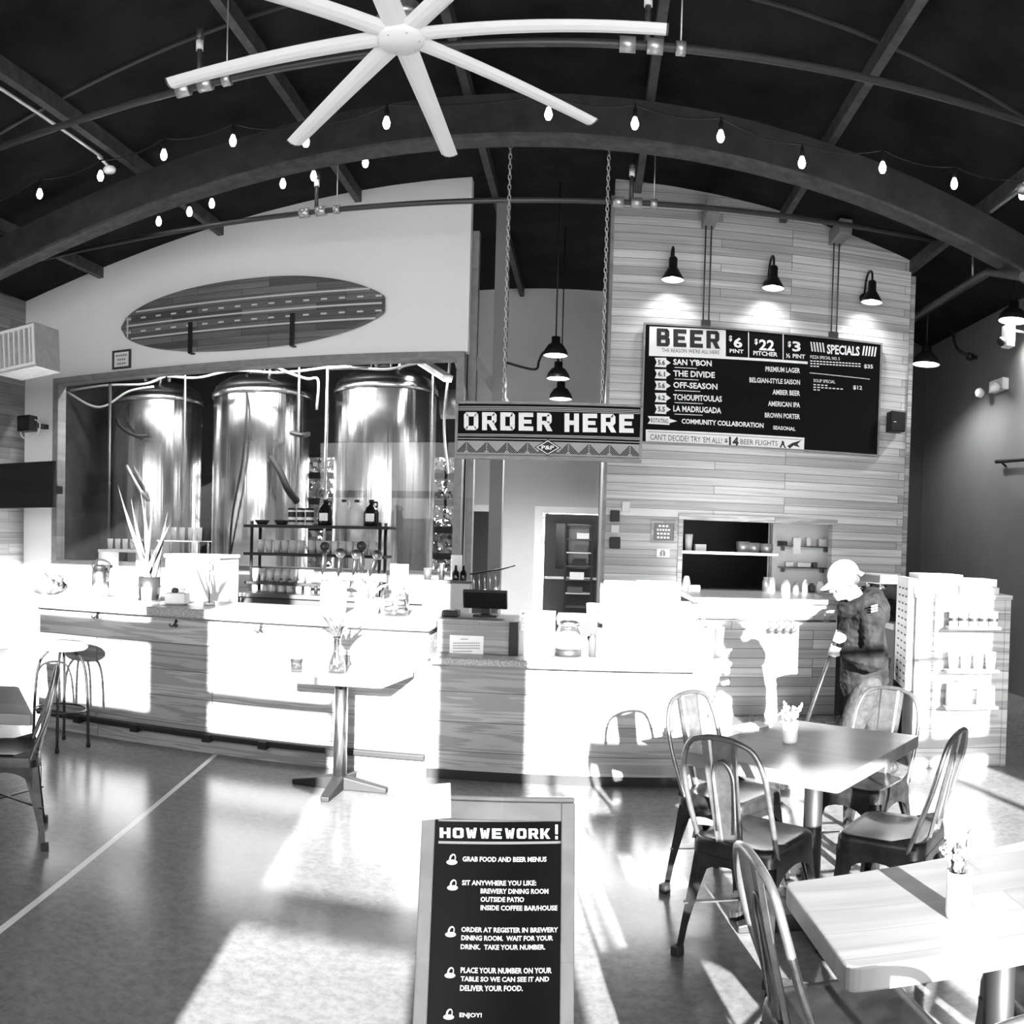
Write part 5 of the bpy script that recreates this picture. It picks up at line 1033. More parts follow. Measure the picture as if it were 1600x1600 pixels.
for z, a_, b_ in rows_u:
    mb = MB(); mb.box(a_ + .06, b_, -.13, 0, z - .018, z); part('ledge', mb, M_sideW, un)
def ul(x, y, z): 
    c, s_ = math.cos(ua), math.sin(ua); return (x0 + c * x - s_ * y, y0 + s_ * x + c * y, z)
for i in range(5):
    j = thing('preserve_jar', '%s printed jar from the left on the top ledge of the retail unit' % ORD[i], 'jar', ul(.26 + .074 * i, -.065, 1.03), ua, 'printed jars on the top ledge'); mb = MB(); mb.lathe([(.03, 0), (.032, .01), (.032, .085), (.028, .09)], n=18); b_ = part('body', mb, M_letter, j); mb = MB(); mb.lathe([(.034, .088), (.034, .108), (0, .11)], n=18); part('lid', mb, M_cream, j); mb = MB(); mb.lathe([(.0328, .035), (.0328, .06)], n=18, capb=False, capt=False); part('printed_band', mb, M_letterdark, b_)
mb = MB(); mb.box(.225, .59, -.131, -.129, .985, 1.0); 
for i in range(4):
    mb = MB(); mb.lathe([(0, 0), (.03, 0), (.044, .125), (.04, .125), (.028, .008), (0, .008)], ul(.27 + .092 * i, -.065, .72), 20, capb=False); solo('paper_cup', mb, M_paper, '%s white paper cup from the left on the middle ledge of the retail unit' % ORD[i], 'cup', 'white cups on the middle ledge')
for i, (xa, xb, h, m_) in enumerate(((.23, .30, .17, M_cream), (.31, .41, .19, M_paper), (.46, .58, .14, M_paper))):
    t = thing('coffee_bag', '%s white packet from the left on the lowest ledge of the retail unit' % ORD[i], 'packet', ul((xa + xb) / 2, -.065, .46), ua, 'white packets on the lowest ledge'); mb = MB(); w2 = (xb - xa) / 2; mb.add([(-w2, -.04, 0), (w2, -.04, 0), (w2, .04, 0), (-w2, .04, 0), (-w2, -.03, h * .8), (w2, -.03, h * .8), (w2, .03, h * .8), (-w2, .03, h * .8), (-w2, -.006, h), (w2, -.006, h), (w2, .006, h), (-w2, .006, h)], [(3, 2, 1, 0), (0, 1, 5, 4), (1, 2, 6, 5), (2, 3, 7, 6), (3, 0, 4, 7), (4, 5, 9, 8), (5, 6, 10, 9), (6, 7, 11, 10), (7, 4, 8, 11), (8, 9, 10, 11)]); b_ = part('packet', mb, m_, t, .006)
    if i == 1: pass
    mb = MB(); mb.box(-w2 * .5, w2 * .5, -.042, -.04, h * .3, h * .55); part('label', mb, M_hatch if i == 2 else M_cream, b_)
bz = UH
for i, (xa, xb, ya, yb, za_, zb2, m_) in enumerate(((-.02, .30, .0, .42, 0, .05, M_cream), (-.01, .31, .02, .44, .05, .10, M_paper), (.01, .33, .0, .4, .10, .14, M_paper), (.34, .62, .02, .4, 0, .055, M_cream), (.32, .60, .04, .42, .055, .115, M_paper))):
    R = Matrix.Rotation((.02, -.03, .03, -.02, .03)[i], 4, 'Z'); mb = MB(); cxm, cym = (xa + xb) / 2, (ya + yb) / 2; mb.box(xa - cxm, xb - cxm, ya - cym, yb - cym, 0, zb2 - za_ - .001, R)
    o = bpy.data.objects.new('carton', mb.mesh('carton')); COL.objects.link(o); o.location = ul(cxm, cym, UH + za_); o.rotation_euler = (0, 0, ua); finish(o, m_, .004); tags(o, ('bottom', 'middle', 'topmost')[i] + ' flat carton of the left stack on the retail unit' if i < 3 else ('bottom', 'top')[i - 3] + ' flat carton of the right pair on the retail unit', 'carton', 'cartons on the retail unit')
# side counter with the espresso machine, behind the person
sc_ = thing('side_counter', 'narrow counter running from the retail unit to the boarded wall', 'counter', (2.5, 7.3, 0)); mb = MB(); mb.box(2.37, 2.78, 6.25, 8.2, .93, .975); wpart('worktop', mb, M_frame, sc_); mb = MB(); mb.box(2.4, 2.75, 6.3, 8.15, 0, .93); wpart('carcass', mb, M_dark, sc_)
es = thing('espresso_machine', 'dark steel espresso machine on the side counter', 'espresso machine', (2.57, 6.9, .975)); mb = MB(); mb.box(-.2, .2, -.35, .35, .05, .16); mb.box(-.05, .2, -.35, .35, .16, .36); part('housing', mb, M_black, es, .015); mb = MB(); mb.box(-.21, -.05, -.33, .33, .3, .38); part('group_head', mb, M_steelplain, es, .01)
for y in (-.18, .18): mb = MB(); mb.tube([(-.13, y, .3), (-.13, y, .25)], .03, 12); mb.tube([(-.13, y, .26), (-.27, y, .245)], .014, 8); part('portafilter', mb, M_steelplain, es)
mb = MB(); mb.box(-.19, .19, -.34, .34, .0, .05); part('foot', mb, M_rubber, es)
for i, y in enumerate((6.36, 6.44)): pot_cup((2.48 + .04 * i, y, .975), .035, .1, M_steelplain if i else M_whitep, ('white', 'steel')[i] + ' mug standing before the espresso machine', 'mug', None, 'mug')
bk = thing('waste_basket', 'dark woven basket below the side counter beside the person', 'basket', (2.15, 6.2, 0)); mb = MB(); n = 28; prof = []
for i in range(24): r = .13 + .04 * i / 23 + (.005 if i % 2 else 0); prof.append((r, .7 * i / 23))
mb.lathe(prof, n=28); part('body', mb, mat('dark_wicker', .06, .7), bk); mb = MB(); mb.lathe([(.168, .69), (.18, .7), (.18, .72), (.16, .725), (.155, .7)], n=28, capb=False, capt=False); part('rim', mb, M_pipe, bk)

# ================================================================ tables
def table(name, label, corners, z, th=.05, base=None, planks='X', group='square tables', rail=True, legs4=True, post_r=.038):
    c = sum((V3(q) for q in corners), V3((0, 0))) / 4 if len(corners[0]) == 2 else None
    t = thing(name, label, 'table', (c.x, c.y, 0), group=group)
    ang = math.atan2(corners[1][1] - corners[0][1], corners[1][0] - corners[0][0]); ca, sa = math.cos(-ang), math.sin(-ang); t.rotation_euler = (0, 0, ang)
    pl = [((q[0] - c.x) * ca - (q[1] - c.y) * sa, (q[0] - c.x) * sa + (q[1] - c.y) * ca) for q in corners]
    # rounded corners
    poly = []
    for i in range(4):
        p, a, b = V3(pl[i]), V3(pl[i - 1]), V3(pl[(i + 1) % 4]); r = .025; da, db = (a - p).normalized() * r, (b - p).normalized() * r
        for k in range(5): q = k / 4; poly.append(tuple(p + da * (1 - q) ** 2 + db * q ** 2))
    mb = MB(); mb.prism(poly, (0, 0, -th), (0, 0, z), (1, 0, 0), (0, 1, 0)); part('tabletop', mb, M_table, t, .005)
    bx_, by_ = ((base[0] - c.x) * ca - (base[1] - c.y) * sa, (base[0] - c.x) * sa + (base[1] - c.y) * ca) if base else (0, 0)
    mb = MB(); mb.tube([(bx_, by_, .06), (bx_, by_, z - th)], post_r, 20); part('post', mb, M_black if name != 'bar_table' else M_steelplain, t)
    mb = MB(); mb.box(bx_ - .16, bx_ + .16, by_ - .03, by_ + .03, z - th - .012, z - th); mb.box(bx_ - .03, bx_ + .03, by_ - .16, by_ + .16, z - th - .012, z - th); part('top_plate', mb, M_black, t)
    for k in range(4):
        a = k * PI / 2 - ang; d = V3((math.cos(a), math.sin(a), 0)); s_ = V3((-d.y, d.x, 0)); b_ = V3((bx_, by_, 0)); L = .3; mb = MB()
        mb.add([b_ - s_ * .04, b_ + s_ * .04, b_ + d * L + s_ * .026, b_ + d * L - s_ * .026, b_ - s_ * .04 + V3((0, 0, .085)), b_ + s_ * .04 + V3((0, 0, .085)), b_ + d * L + s_ * .026 + V3((0, 0, .03)), b_ + d * L - s_ * .026 + V3((0, 0, .03))], [(3, 2, 1, 0), (4, 5, 6, 7), (0, 1, 5, 4), (1, 2, 6, 5), (2, 3, 7, 6), (3, 0, 4, 7)]); part('foot', mb, M_black, t, .006)
    return t
table('cafe_table', 'square plank table among four chairs, in the right middle', [(.37, 3.19), (.86, 2.745), (1.41, 3.354), (.92, 3.80)], .75, base=(.93, 3.3))
table('cafe_table', 'nearest pale plank table, at the lower right', [(.497, 1.486), (1.40, 1.46), (1.42, 2.05), (.474, 1.909)], .75, base=(.96, 1.75))
table('cafe_table', 'dark-edged table at the left edge by the single chair', [(-3.13, 2.42), (-2.24, 2.93), (-2.72, 3.43), (-3.45, 2.95)], .73, base=(-2.85, 2.95))
table('bar_table', 'small sunlit table on a steel post before the long bar', [(-1.78, 4.62), (-1.14, 4.66), (-1.06, 5.17), (-1.84, 5.17)], .72, .045, base=(-1.46, 4.93), post_r=.042)

# ================================================================ tolix style metal chairs (front is +Y, seat height .45)
def make_chair(label, loc, rz, stool=None):
    H = stool or .45
    t = thing('bar_stool' if stool else 'metal_chair', label, 'stool' if stool else 'chair', loc, rz, None if stool else 'metal chairs')
    # seat: shallow dished rounded square with a deep skirt
    mb = MB(); n = 40; rr = rrect(.178, .172, .06, 9); rings = [(.0, -.006), (.5, -.006), (.82, 0), (.95, .004), (1.0, -.004), (1.02, -.02), (1.03, -.055)]
    m = len(rr); vs = [(0, 0, H - .006)]
    for s_, z in rings[1:]: vs += [(x * s_, y * s_, H + z) for x, y in rr]
    fs = [(0, 1 + k, 1 + (k + 1) % m) for k in range(m)] + [(1 + i * m + k, 1 + i * m + (k + 1) % m, 1 + (i + 1) * m + (k + 1) % m, 1 + (i + 1) * m + k)[::-1] for i in range(len(rings) - 2) for k in range(m)]
    mb.add(vs, fs, True); se = part('seat', mb, M_gundark, t)
    # arched aprons between the legs
    sp = .03
    for k in range(4):
        a = k * PI / 2; c, s_ = math.cos(a), math.sin(a); ux = V3((c, s_, 0)); uy = V3((-s_, c, 0)); hw = .135
        arch = [(-hw, H - .05), (hw, H - .05), (hw, H - .16)] + [(hw * math.cos(q) * .96, H - .16 + .08 * math.sin(q)) for q in [PI * j / 10 for j in range(1, 10)]] + [(-hw, H - .16)]
        mb = MB(); mb.prism(arch, -uy * .004 * -1, tuple(uy * -.18), tuple(ux), (0, 0, 1)); part('apron', mb, M_gundark, t)
    for sx in (-1, 1):
        for sy in (-1, 1):
            mb = MB(); P = []
            for z, o_, wd in ((H - .03, .158, .052), (H - .1, .166, .046), (H - .18, .174, .034), (.12, .174 + (H - .3) * .12, .02), (0, .178 + (H - .28) * .16, .017)):
                P.append((V3((sx * o_, sy * o_, max(z, 0))), wd))
            vs = []
            for p, wd in P:
                vs += [p + V3((0, 0, 0)), p + V3((-sx * wd * 1.5, 0, 0)), p + V3((-sx * wd * 1.2, -sy * .012, 0)), p + V3((-sx * .012, -sy * .012, 0)), p + V3((-sx * .012, -sy * wd * 1.2, 0)), p + V3((0, -sy * wd * 1.5, 0))]
            mm = 6; fs = [(i * mm + j, i * mm + (j + 1) % mm, (i + 1) * mm + (j + 1) % mm, (i + 1) * mm + j) for i in range(len(P) - 1) for j in range(mm)] + [tuple(range(mm)), tuple((len(P) - 1) * mm + j for j in range(mm))]
            mb.add(vs, fs); lg = part('leg', mb, M_gundark, t)
            mb = MB(); f = P[-1][0]; mb.box(f.x - .019 - sx * .006, f.x + .019 - sx * .006, f.y - .019 - sy * .006, f.y + .019 - sy * .006, 0, .035); part('foot_cap', mb, M_rubber, lg, .003)
    mb = MB(); q = .174 + (H - .3) * .08
    mb.bar((-q, -q, .2), (q, q, .205), .02, .006); mb.bar((-q, q, .2), (q, -q, .195), .02, .006); part('stretcher', mb, M_gundark, t)
    if stool: return t
    # hooped tube back and embossed splat
    hp = [(-.172, -.12, H - .03), (-.176, -.155, H + .06), (-.180, -.20, H + .18), (-.172, -.232, H + .29), (-.135, -.25, H + .37), (-.07, -.258, H + .398), (0, -.26, H + .405)]
    hp = hp + [(-x, y, z) for x, y, z in reversed(hp[:-1])]
    mb = MB(); mb.tube(smooth_path(hp, 5), .0105, 10); part('back_hoop', mb, M_gun, t)
    mb = MB(); zs = [0, .12, .24, .34, .395]; ys = [-.165, -.195, -.225, -.247, -.257]; ws = [.056, .06, .066, .07, .072]; vs = []
    for z, y, w_ in zip(zs, ys, ws): vs += [(-w_, y - .012, H + z), (-w_, y, H + z), (-w_ * .72, y + .002, H + z), (-w_ * .62, y + .009, H + z), (w_ * .62, y + .009, H + z), (w_ * .72, y + .002, H + z), (w_, y, H + z), (w_, y - .012, H + z)]
    fs = [(i * 8 + j, i * 8 + j + 1, (i + 1) * 8 + j + 1, (i + 1) * 8 + j) for i in range(4) for j in range(7)]; mb.add(vs, fs); o = part('back_splat', mb, M_gun, t); s_ = o.modifiers.new('thick', 'SOLIDIFY'); s_.thickness = .003
    mb = MB(); arch = [(-.038, -.185, H + .05), (-.043, -.212, H + .2), (-.044, -.225, H + .26), (-.03, -.234, H + .3), (0, -.238, H + .318)]; arch += [(-x, y, z) for x, y, z in reversed(arch[:-1])]
    mb.tube(smooth_path([(x, y - .006, z) for x, y, z in arch], 4), .004, 6); part('emboss', mb, M_gun, o)
    for sx in (-1, 1): mb = MB(); mb.bar((sx * .176, -.15, H + .01), (sx * .176, -.05, H - .02), .004, .05); part('back_bracket', mb, M_gundark, t)
    return t
D = math.radians
ch = make_chair('dark metal chair showing its back at the near corner of the middle table', (.655, 3.13, 0), D(47 - 90))
def chair(label, x, y, deg, grp='metal chairs'): return dup(ch, (x, y, 0), D(deg - 90), label, grp)
chair('metal chair behind the nearest-backed one, left of the middle table', .66, 3.70, -45)
chair('metal chair on the far side of the middle table, in front of the person', 1.31, 3.80, 222)
chair('metal chair seen from the side at the right of the middle table', 1.20, 3.10, 140)
chair('metal chair seen edge-on at the left end of the nearest table', .63, 1.84, 6)
chair('metal chair seat cut by the lower right corner, under the nearest table', 1.17, 1.78, 178)
chair('metal chair with only the top of its back showing at the bottom right corner', .53, 1.30, 100)
chair('dark metal chair seen edge-on at the left edge of the picture', -2.68, 3.28, 217)
chair('pale sunlit metal chair at the far left, behind the left table', -3.55, 3.85, -60)
st = thing('bar_stool', 'tall round-seated bar stool with bent tube legs at the end of the long bar', 'stool', (-3.52, 4.93, 0))
mb = MB(); mb.lathe([(0, .70), (.17, .70), (.19, .715), (.19, .735), (.17, .75), (0, .752)], n=32, capb=False); part('seat', mb, M_cream, st)
for k in range(2):
    a = k * PI / 2 + .5; d = V3((math.cos(a), math.sin(a), 0)); P = [d * .2, d * .19 + V3((0, 0, .35)), d * .165 + V3((0, 0, .58)), d * .1 + V3((0, 0, .68)), V3((0, 0, .695 - .012 * k)), -d * .1 + V3((0, 0, .68)), -d * .165 + V3((0, 0, .58)), -d * .19 + V3((0, 0, .35)), -d * .2]; mb = MB(); mb.tube(smooth_path(P, 5), .011, 10); part('leg_hoop', mb, M_gundark, st)
mb = MB(); mb.tube([(.185 * math.cos(q), .185 * math.sin(q), .27) for q in [2 * PI * i / 32 for i in range(33)]], .008, 8, caps=False); part('foot_ring', mb, M_gundark, st)
for k in range(4): a = k * PI / 2 + .5; mb = MB(); mb.lathe([(.016, 0), (.016, .03), (.012, .035)], (.2 * math.cos(a), .2 * math.sin(a), 0), 12); part('foot_cap', mb, M_rubber, st)

# plants on the tables
def pot_plant(label, x, y, z, r, h, seed, leafy=True):
    t = thing('potted_plant', label, 'plant', (x, y, z), group='little plants in white pots'); mb = MB(); mb.lathe([(0, 0), (r * .92, 0), (r, .01), (r, h), (r * .9, h), (r * .88, h - .012), (0, h - .012)], n=28, capb=False); part('pot', mb, M_whitep, t)
    rnd = random.Random(seed); st_, lf = MB(), MB()
    for k in range(8):
        a = rnd.uniform(0, 6.28); L = r * rnd.uniform(.6, 1.5); tip = V3((math.cos(a) * L, math.sin(a) * L, h + rnd.uniform(.03, .085))); b = V3((rnd.uniform(-.4, .4) * r, rnd.uniform(-.4, .4) * r, h - .012)); st_.tube([b, b.lerp(tip, .5) + V3((0, 0, .01)), tip], [.004, .0035, .003], 6)
        for j in range(7):
            q = b.lerp(tip, .45 + .55 * j / 6); lf.ball(q + V3((rnd.gauss(0, .007), rnd.gauss(0, .007), rnd.gauss(0, .004))), (.0055, .0055, .012), 6, 4, Matrix.Rotation(rnd.uniform(-1, 1), 3, 'X') @ Matrix.Rotation(rnd.uniform(-1, 1), 3, 'Y'))
    part('stem', st_, M_leaf, t); part('leaves', lf, M_cup, t); return t
p = atz(1497, 1432, .75); pot_plant('small succulent in a tall white pot on the nearest table', p.x, p.y, .75, .028, .10, 4)
p = atz(1234, 1160, .75); pot_plant('small plant in a white pot on the middle table', p.x, p.y, .75, .031, .088, 9)
vz = thing('glass_vase', 'clear bottle vase with a spray of leaves on the table before the bar', 'vase', (-1.47, 4.85, .72)); mb = MB(); mb.lathe([(0, 0), (.05, 0), (.055, .02), (.05, .06), (.025, .13), (.022, .2), (.03, .22), (.026, .22), (.02, .2), (.021, .13), (.044, .06), (0, .01)], n=24, capb=False); part('body', mb, M_clear, vz); mb = MB(); rnd = random.Random(3)
for k in range(9): a = rnd.uniform(0, 6.28); tip = V3((math.cos(a) * .11, math.sin(a) * .11, rnd.uniform(.26, .36))); mb.tube(smooth_path([(0, 0, .04), (0, 0, .2), tip], 4), .003, 5); blade(mb, (0, 0, .2), tip, (0, 0, .02), .014)
part('leaves', mb, M_leaf, vz)
pot_cup((-1.70, 4.78, .72), .042, .08, M_clear, 'short glass candle holder on the left of the table before the bar', 'glass', None, 'candle_glass')
mb = MB(); mb.lathe([(0, 0), (.032, 0), (.036, .07), (.03, .075), (0, .075)], (-1.60, 4.72, .72), 20, capb=False); solo('sugar_pot', mb, M_whitep, 'little white pot between the candle glass and the bottle vase', 'pot')
mb = MB(); mb.box(-1.3, -1.16, 4.85, 4.95, .721, .727); solo('menu_card', mb, M_paper, 'white menu card lying on the right of the table before the bar', 'menu')
a = atz(1172, 1136, .75); mb = MB(); R = Matrix.Translation((a.x, a.y, .751)) @ Matrix.Rotation(.7, 4, 'Z'); mb.box(-.1, .1, -.045, .045, 0, .006, R); solo('menu_card', mb, M_paper, 'folded menu lying at the back of the middle table', 'menu')

# ================================================================ a-frame board
ad = V3((math.sin(-.105), math.cos(-.105), 0)); ar = V3((ad.y, -ad.x, 0)); ab = ad * 1.915; tilt = .268
au = (V3((0, 0, 1)) + ad * tilt).normalized(); an = ar.cross(au) * 1.0
if an.y > 0: an = -an
def ap_(px, py, d=0): return onplane(px, py, ab + an * d, an)
def auv(p): q = p - ab; return q.dot(ar), q.dot(au)
af = thing('sandwich_board', 'timber framed standing board headed HOW WE WORK!', 'sign', ab)
(uL, vT), (uR, _) = auv(ap_(661, 1248)), auv(ap_(898, 1246)); uc = (uL + uR) / 2
def slab(mb, u0, u1, v0, v1, d0, d1):
    vs = [ab + ar * u + au * v + an * d for d in (d0, d1) for v in (v0, v1) for u in (u0, u1)]; return mb.add(vs, [(0, 2, 3, 1), (4, 5, 7, 6), (0, 1, 5, 4), (2, 6, 7, 3), (0, 4, 6, 2), (1, 3, 7, 5)])
mb = MB(); fw = .034
slab(mb, uL, uL + fw, 0, vT, -.018, .008); wpart('side_rail', mb, M_frame, af, .003); mb = MB(); slab(mb, uR - fw, uR, 0, vT, -.018, .008); wpart('side_rail', mb, M_frame, af, .003)
mb = MB(); slab(mb, uL + fw, uR - fw, vT - .046, vT, -.018, .008); slab(mb, uL, uR, vT, vT + .012, -.03, .0); wpart('top_rail', mb, M_frame, af, .003); mb = MB(); slab(mb, uL + fw, uR - fw, .05, .1, -.018, .008); wpart('bottom_rail', mb, M_frame, af, .003)
mb = MB(); slab(mb, uL + fw, uR - fw, .1, vT - .046, -.012, -.004); bd = wpart('board', mb, mat('gloss_chalkboard', .004, .2, spec=.05), af)
for s_, z0_ in ((-1, 0), (1, 0)):
    u = uL + .02 if s_ < 0 else uR - .02; top = ab + ar * u + au * (vT - .02) - an * .02; bot = V3((top.x, top.y, 0)) + ad * .28; mb = MB(); mb.bar(bot, top, .035, .02, tuple(ad)); wpart('rear_leg', mb, M_frame, af)
mb = MB(); 
def at_text(s, x0, y0, x1, y1, bold=.025, sl=0): text(mb, s, ap_(x0, y0, -.003), ap_(x1, y0 + sl, -.003), ap_(x0 - .3, y1, -.003), bold, .0012)
for s, xa, xb, ya, yb in (('HOW', 687, 745, 1293, 1309), ('WE', 750, 784, 1294, 1310), ('WORK', 789, 859, 1294, 1310), ('!', 866, 873, 1288, 1311)): block(mb, s, ap_(xa, ya, -.002), ap_(xb, ya + .5, -.002), ap_(xa, yb, -.002), .0015, .22)
for s, x0_, y0_, x1_, y1_ in (('GRAB FOOD AND BEER MENUS', 723, 1338, 854, 1346), ('SIT ANYWHERE YOU LIKE:', 722, 1375, 838, 1383), ('BREWERY DINING ROOM', 751, 1388, 857, 1396), ('OUTSIDE PATIO', 751, 1401, 819, 1409), ('INSIDE COFFEE BAR/HOUSE', 751, 1414, 871, 1422), ('ORDER AT REGISTER IN BREWERY', 721, 1448, 872, 1456), ('DINING ROOM.  WAIT FOR YOUR', 721, 1461, 864, 1469), ('DRINK.  TAKE YOUR NUMBER.', 720, 1475, 852, 1483), ('PLACE YOUR NUMBER ON YOUR', 720, 1511, 862, 1520), ('TABLE SO WE CAN SEE IT AND', 720, 1525, 858, 1533), ('DELIVER YOUR FOOD.', 719, 1539, 817, 1548), ('ENJOY!', 718, 1582, 753, 1591)): at_text(s, x0_, y0_, x1_, y1_, .03, .5)
wpart('lettering', mb, M_letter, bd)
mb = MB()
def strip(x0_, x1_, y0_, y1_): mb.add([ap_(x0_, y1_, -.003), ap_(x1_, y1_, -.003), ap_(x1_, y0_, -.003), ap_(x0_, y0_, -.003)], [(0, 1, 2, 3)])
strip(685, 881, 1280, 1283); strip(685, 878, 1314, 1318); wpart('rule', mb, M_hatch, bd)
mb = MB()
for x, y in ((706, 1343), (707, 1383), (704, 1456), (703, 1520), (701, 1585)):
    e = [ap_(x + 8.5 * math.cos(q), y + 4.2 - 4.2 * math.sin(q), -.0025) for q in [2 * PI * i / 20 for i in range(20)]]; mb.add(e, [tuple(range(20))])
    o1 = [ap_(x + 1 + 5.2 * math.cos(q) + 1.2 * math.sin(q), y - 1.5 - 7.5 * math.sin(q), -.0018) for q in [2 * PI * i / 20 for i in range(20)]]; i1 = [ap_(x + 1.6 + 3 * math.cos(q) + 1.2 * math.sin(q), y - 1.5 - 5.2 * math.sin(q), -.0018) for q in [2 * PI * i / 20 for i in range(20)]]
    mb.add(o1 + i1, [(i, (i + 1) % 20, 20 + (i + 1) % 20, 20 + i) for i in range(20)])
wpart('hat_mark', mb, M_letter, bd)
mb = MB(); mb.add([ap_(655, 1227, .012), ap_(704, 1223, .012), ap_(705, 1278, .012), ap_(657, 1282, .012), ap_(655, 1227, .009), ap_(704, 1223, .009), ap_(705, 1278, .009), ap_(657, 1282, .009)], [(0, 1, 2, 3), (7, 6, 5, 4), (0, 4, 5, 1), (1, 5, 6, 2), (2, 6, 7, 3), (3, 7, 4, 0)])
solo('blank_card', mb, M_paper, 'square white card on the top left corner of the standing board', 'card')

# ================================================================ the person sweeping
PY = 5.36
per = thing('person', 'person in a white cap and dark hooded jacket, stooping over a broom', 'person', (1.76, 5.4, 0))
PO = V3(per.location)
def J(px, py, Y): return at(px, py, Y) - PO
def skin(name, mb, m, voxel, parent=per, smooth=6, disp=0, label=None):
    o = bpy.data.objects.new(name, mb.mesh(name)); COL.objects.link(o)
    r = o.modifiers.new('r', 'REMESH'); r.mode = 'VOXEL'; r.voxel_size = voxel
    s_ = o.modifiers.new('s', 'SMOOTH'); s_.factor = .5; s_.iterations = smooth
    me = bpy.data.meshes.new_from_object(o.evaluated_get(bpy.context.evaluated_depsgraph_get()))
    o.modifiers.clear(); o.data = me
    if disp:
        ns = [v.normal.copy() for v in me.vertices]
        for v, n_ in zip(me.vertices, ns): v.co += n_ * disp * (noise.noise(V3((v.co.x * 12 + v.co.z * 8, v.co.y * 12, v.co.z * 38))) + .5 * noise.noise(v.co * 44))
    for p in me.polygons: p.use_smooth = True
    me.materials.clear(); me.materials.append(m); o.parent = parent; 
    if label: o['label'] = label
    return o
def limb(mb, pts, rs, n=14, k=5):
    P = smooth_path(pts, k); m = len(pts) - 1; R = []
    for i in range(len(P)):
        q = i / k; j = min(int(q), m - 1); R.append(rs[j] + (rs[j + 1] - rs[j]) * (q - j))
    mb.tube(P, R, n); mb.ball(P[0], R[0], 12, 8); mb.ball(P[-1], R[-1], 12, 8)
hip = J(1350, 1068, PY + .04); chest = J(1345, 985, PY + .02); neck = J(1340, 942, PY); hd = J(1318, 908, PY)
shL, shR = J(1362, 962, PY - .16), J(1338, 965, PY + .2); elL, elR = J(1366, 1036, PY - .2), J(1338, 1020, PY + .24)
haL, haR = J(1300, 1017, PY - .12), J(1309, 996, PY - .02); wrL, wrR = haL + V3((.075, .0, -.004)), haR + V3((.07, .05, -.0))
hL, hR = hip + V3((0, -.09, 0)), hip + V3((0, .09, 0)); kL, kR = hip + V3((-.12, -.1, -.29)), hip + V3((.12, .1, -.3)); fL, fR = V3((-.10, -.12, .085)), V3((.30, .1, .1))
HR = Matrix.Translation(hd) @ Matrix.Rotation(math.radians(12), 4, 'Z') @ Matrix.Rotation(math.radians(-22), 4, 'Y')
H3 = HR.to_3x3()
def hp_(x, y, z): return HR @ V3((x, y, z))
mb = MB()
mb.ball(hp_(.012, 0, .03), (.1, .078, .098), 24, 16, H3); mb.ball(hp_(-.03, 0, -.045), (.068, .058, .075), 20, 14, H3); mb.ball(hp_(-.075, 0, -.092), (.022, .026, .02), 12, 8, H3)
mb.ball(hp_(-.098, 0, -.008), (.014, .012, .028), 12, 8, H3); mb.ball(hp_(-.112, 0, -.028), (.016, .015, .013), 12, 8, H3); mb.ball(hp_(-.085, 0, .028), (.02, .05, .012), 12, 8, H3)
mb.ball(hp_(-.092, 0, -.062), (.012, .024, .006), 12, 8, H3); mb.ball(hp_(-.09, 0, -.074), (.012, .02, .007), 12, 8, H3)
for s_ in (-1, 1): mb.ball(hp_(.012, s_ * .078, -.008), (.022, .012, .034), 12, 8, H3); mb.ball(hp_(-.07, s_ * .038, -.03), (.025, .025, .02), 12, 8, H3)
limb(mb, [hd + V3((.03, 0, -.04)), neck, chest], [.058, .06, .11]); limb(mb, [chest, hip], [.12, .13])
for sh_, el_, wr_, in ((shL, elL, wrL), (shR, elR, wrR)): limb(mb, [sh_, el_, wr_], [.05, .042, .027]); limb(mb, [chest, sh_], [.08, .05])
for h_, k_, f_2 in ((hL, kL, fL), (hR, kR, fR)): limb(mb, [h_, k_, f_2], [.08, .055, .038])
bt_, bb = J(1312, 985, PY - .1), J(1222, 1236, PY - .1); bdv = (bb - bt_).normalized()
def hand(h, wr, side):
    # the palm lies behind the pole; four fingers wrap over it, the thumb comes round from the other side
    foot = bt_ + bdv * (h - bt_).dot(bdv); out = V3((-1, 0, 0)); out = (out - bdv * out.dot(bdv)).normalized(); lat = bdv.cross(out).normalized()
    palm = foot - out * .028 ; 
    limb(mb, [wr, palm + (wr - palm) * .35, palm], [.026, .028, .03])
    for k in range(4):
        b_ = palm + bdv * (-.03 + .02 * k) ; L = (.92, 1.0, .96, .8)[k]; r = .0088
        pts = [b_ + lat * -.012 * 1, foot + bdv * (-.03 + .02 * k) - lat * .026 * L - out * .004, foot + bdv * (-.03 + .02 * k) - lat * .016 + out * .022 * L, foot + bdv * (-.028 + .02 * k) + lat * .012 + out * .02 * L]
        mb.tube(smooth_path(pts, 4), [r * (1 - .02 * i) for i in range(13)], 8)
    mb.tube(smooth_path([palm - bdv * .02 + lat * .02, foot - bdv * .035 + lat * .026, foot - bdv * .04 + lat * .014 + out * .02], 4), [.0105, .0103, .0102, .01, .01, .0098, .0095, .0092, .009], 8)
hand(haL, wrL, -1); hand(haR, wrR, 1)
skin('body', mb, M_skin, .0075, smooth=3)
mb = MB()
for s_ in (-1, 1): mb = MB(); mb.ball(hp_(-.087, s_ * .032, .008), (.007, .012, .006), 10, 6, H3); part('eye', mb, M_black, per)
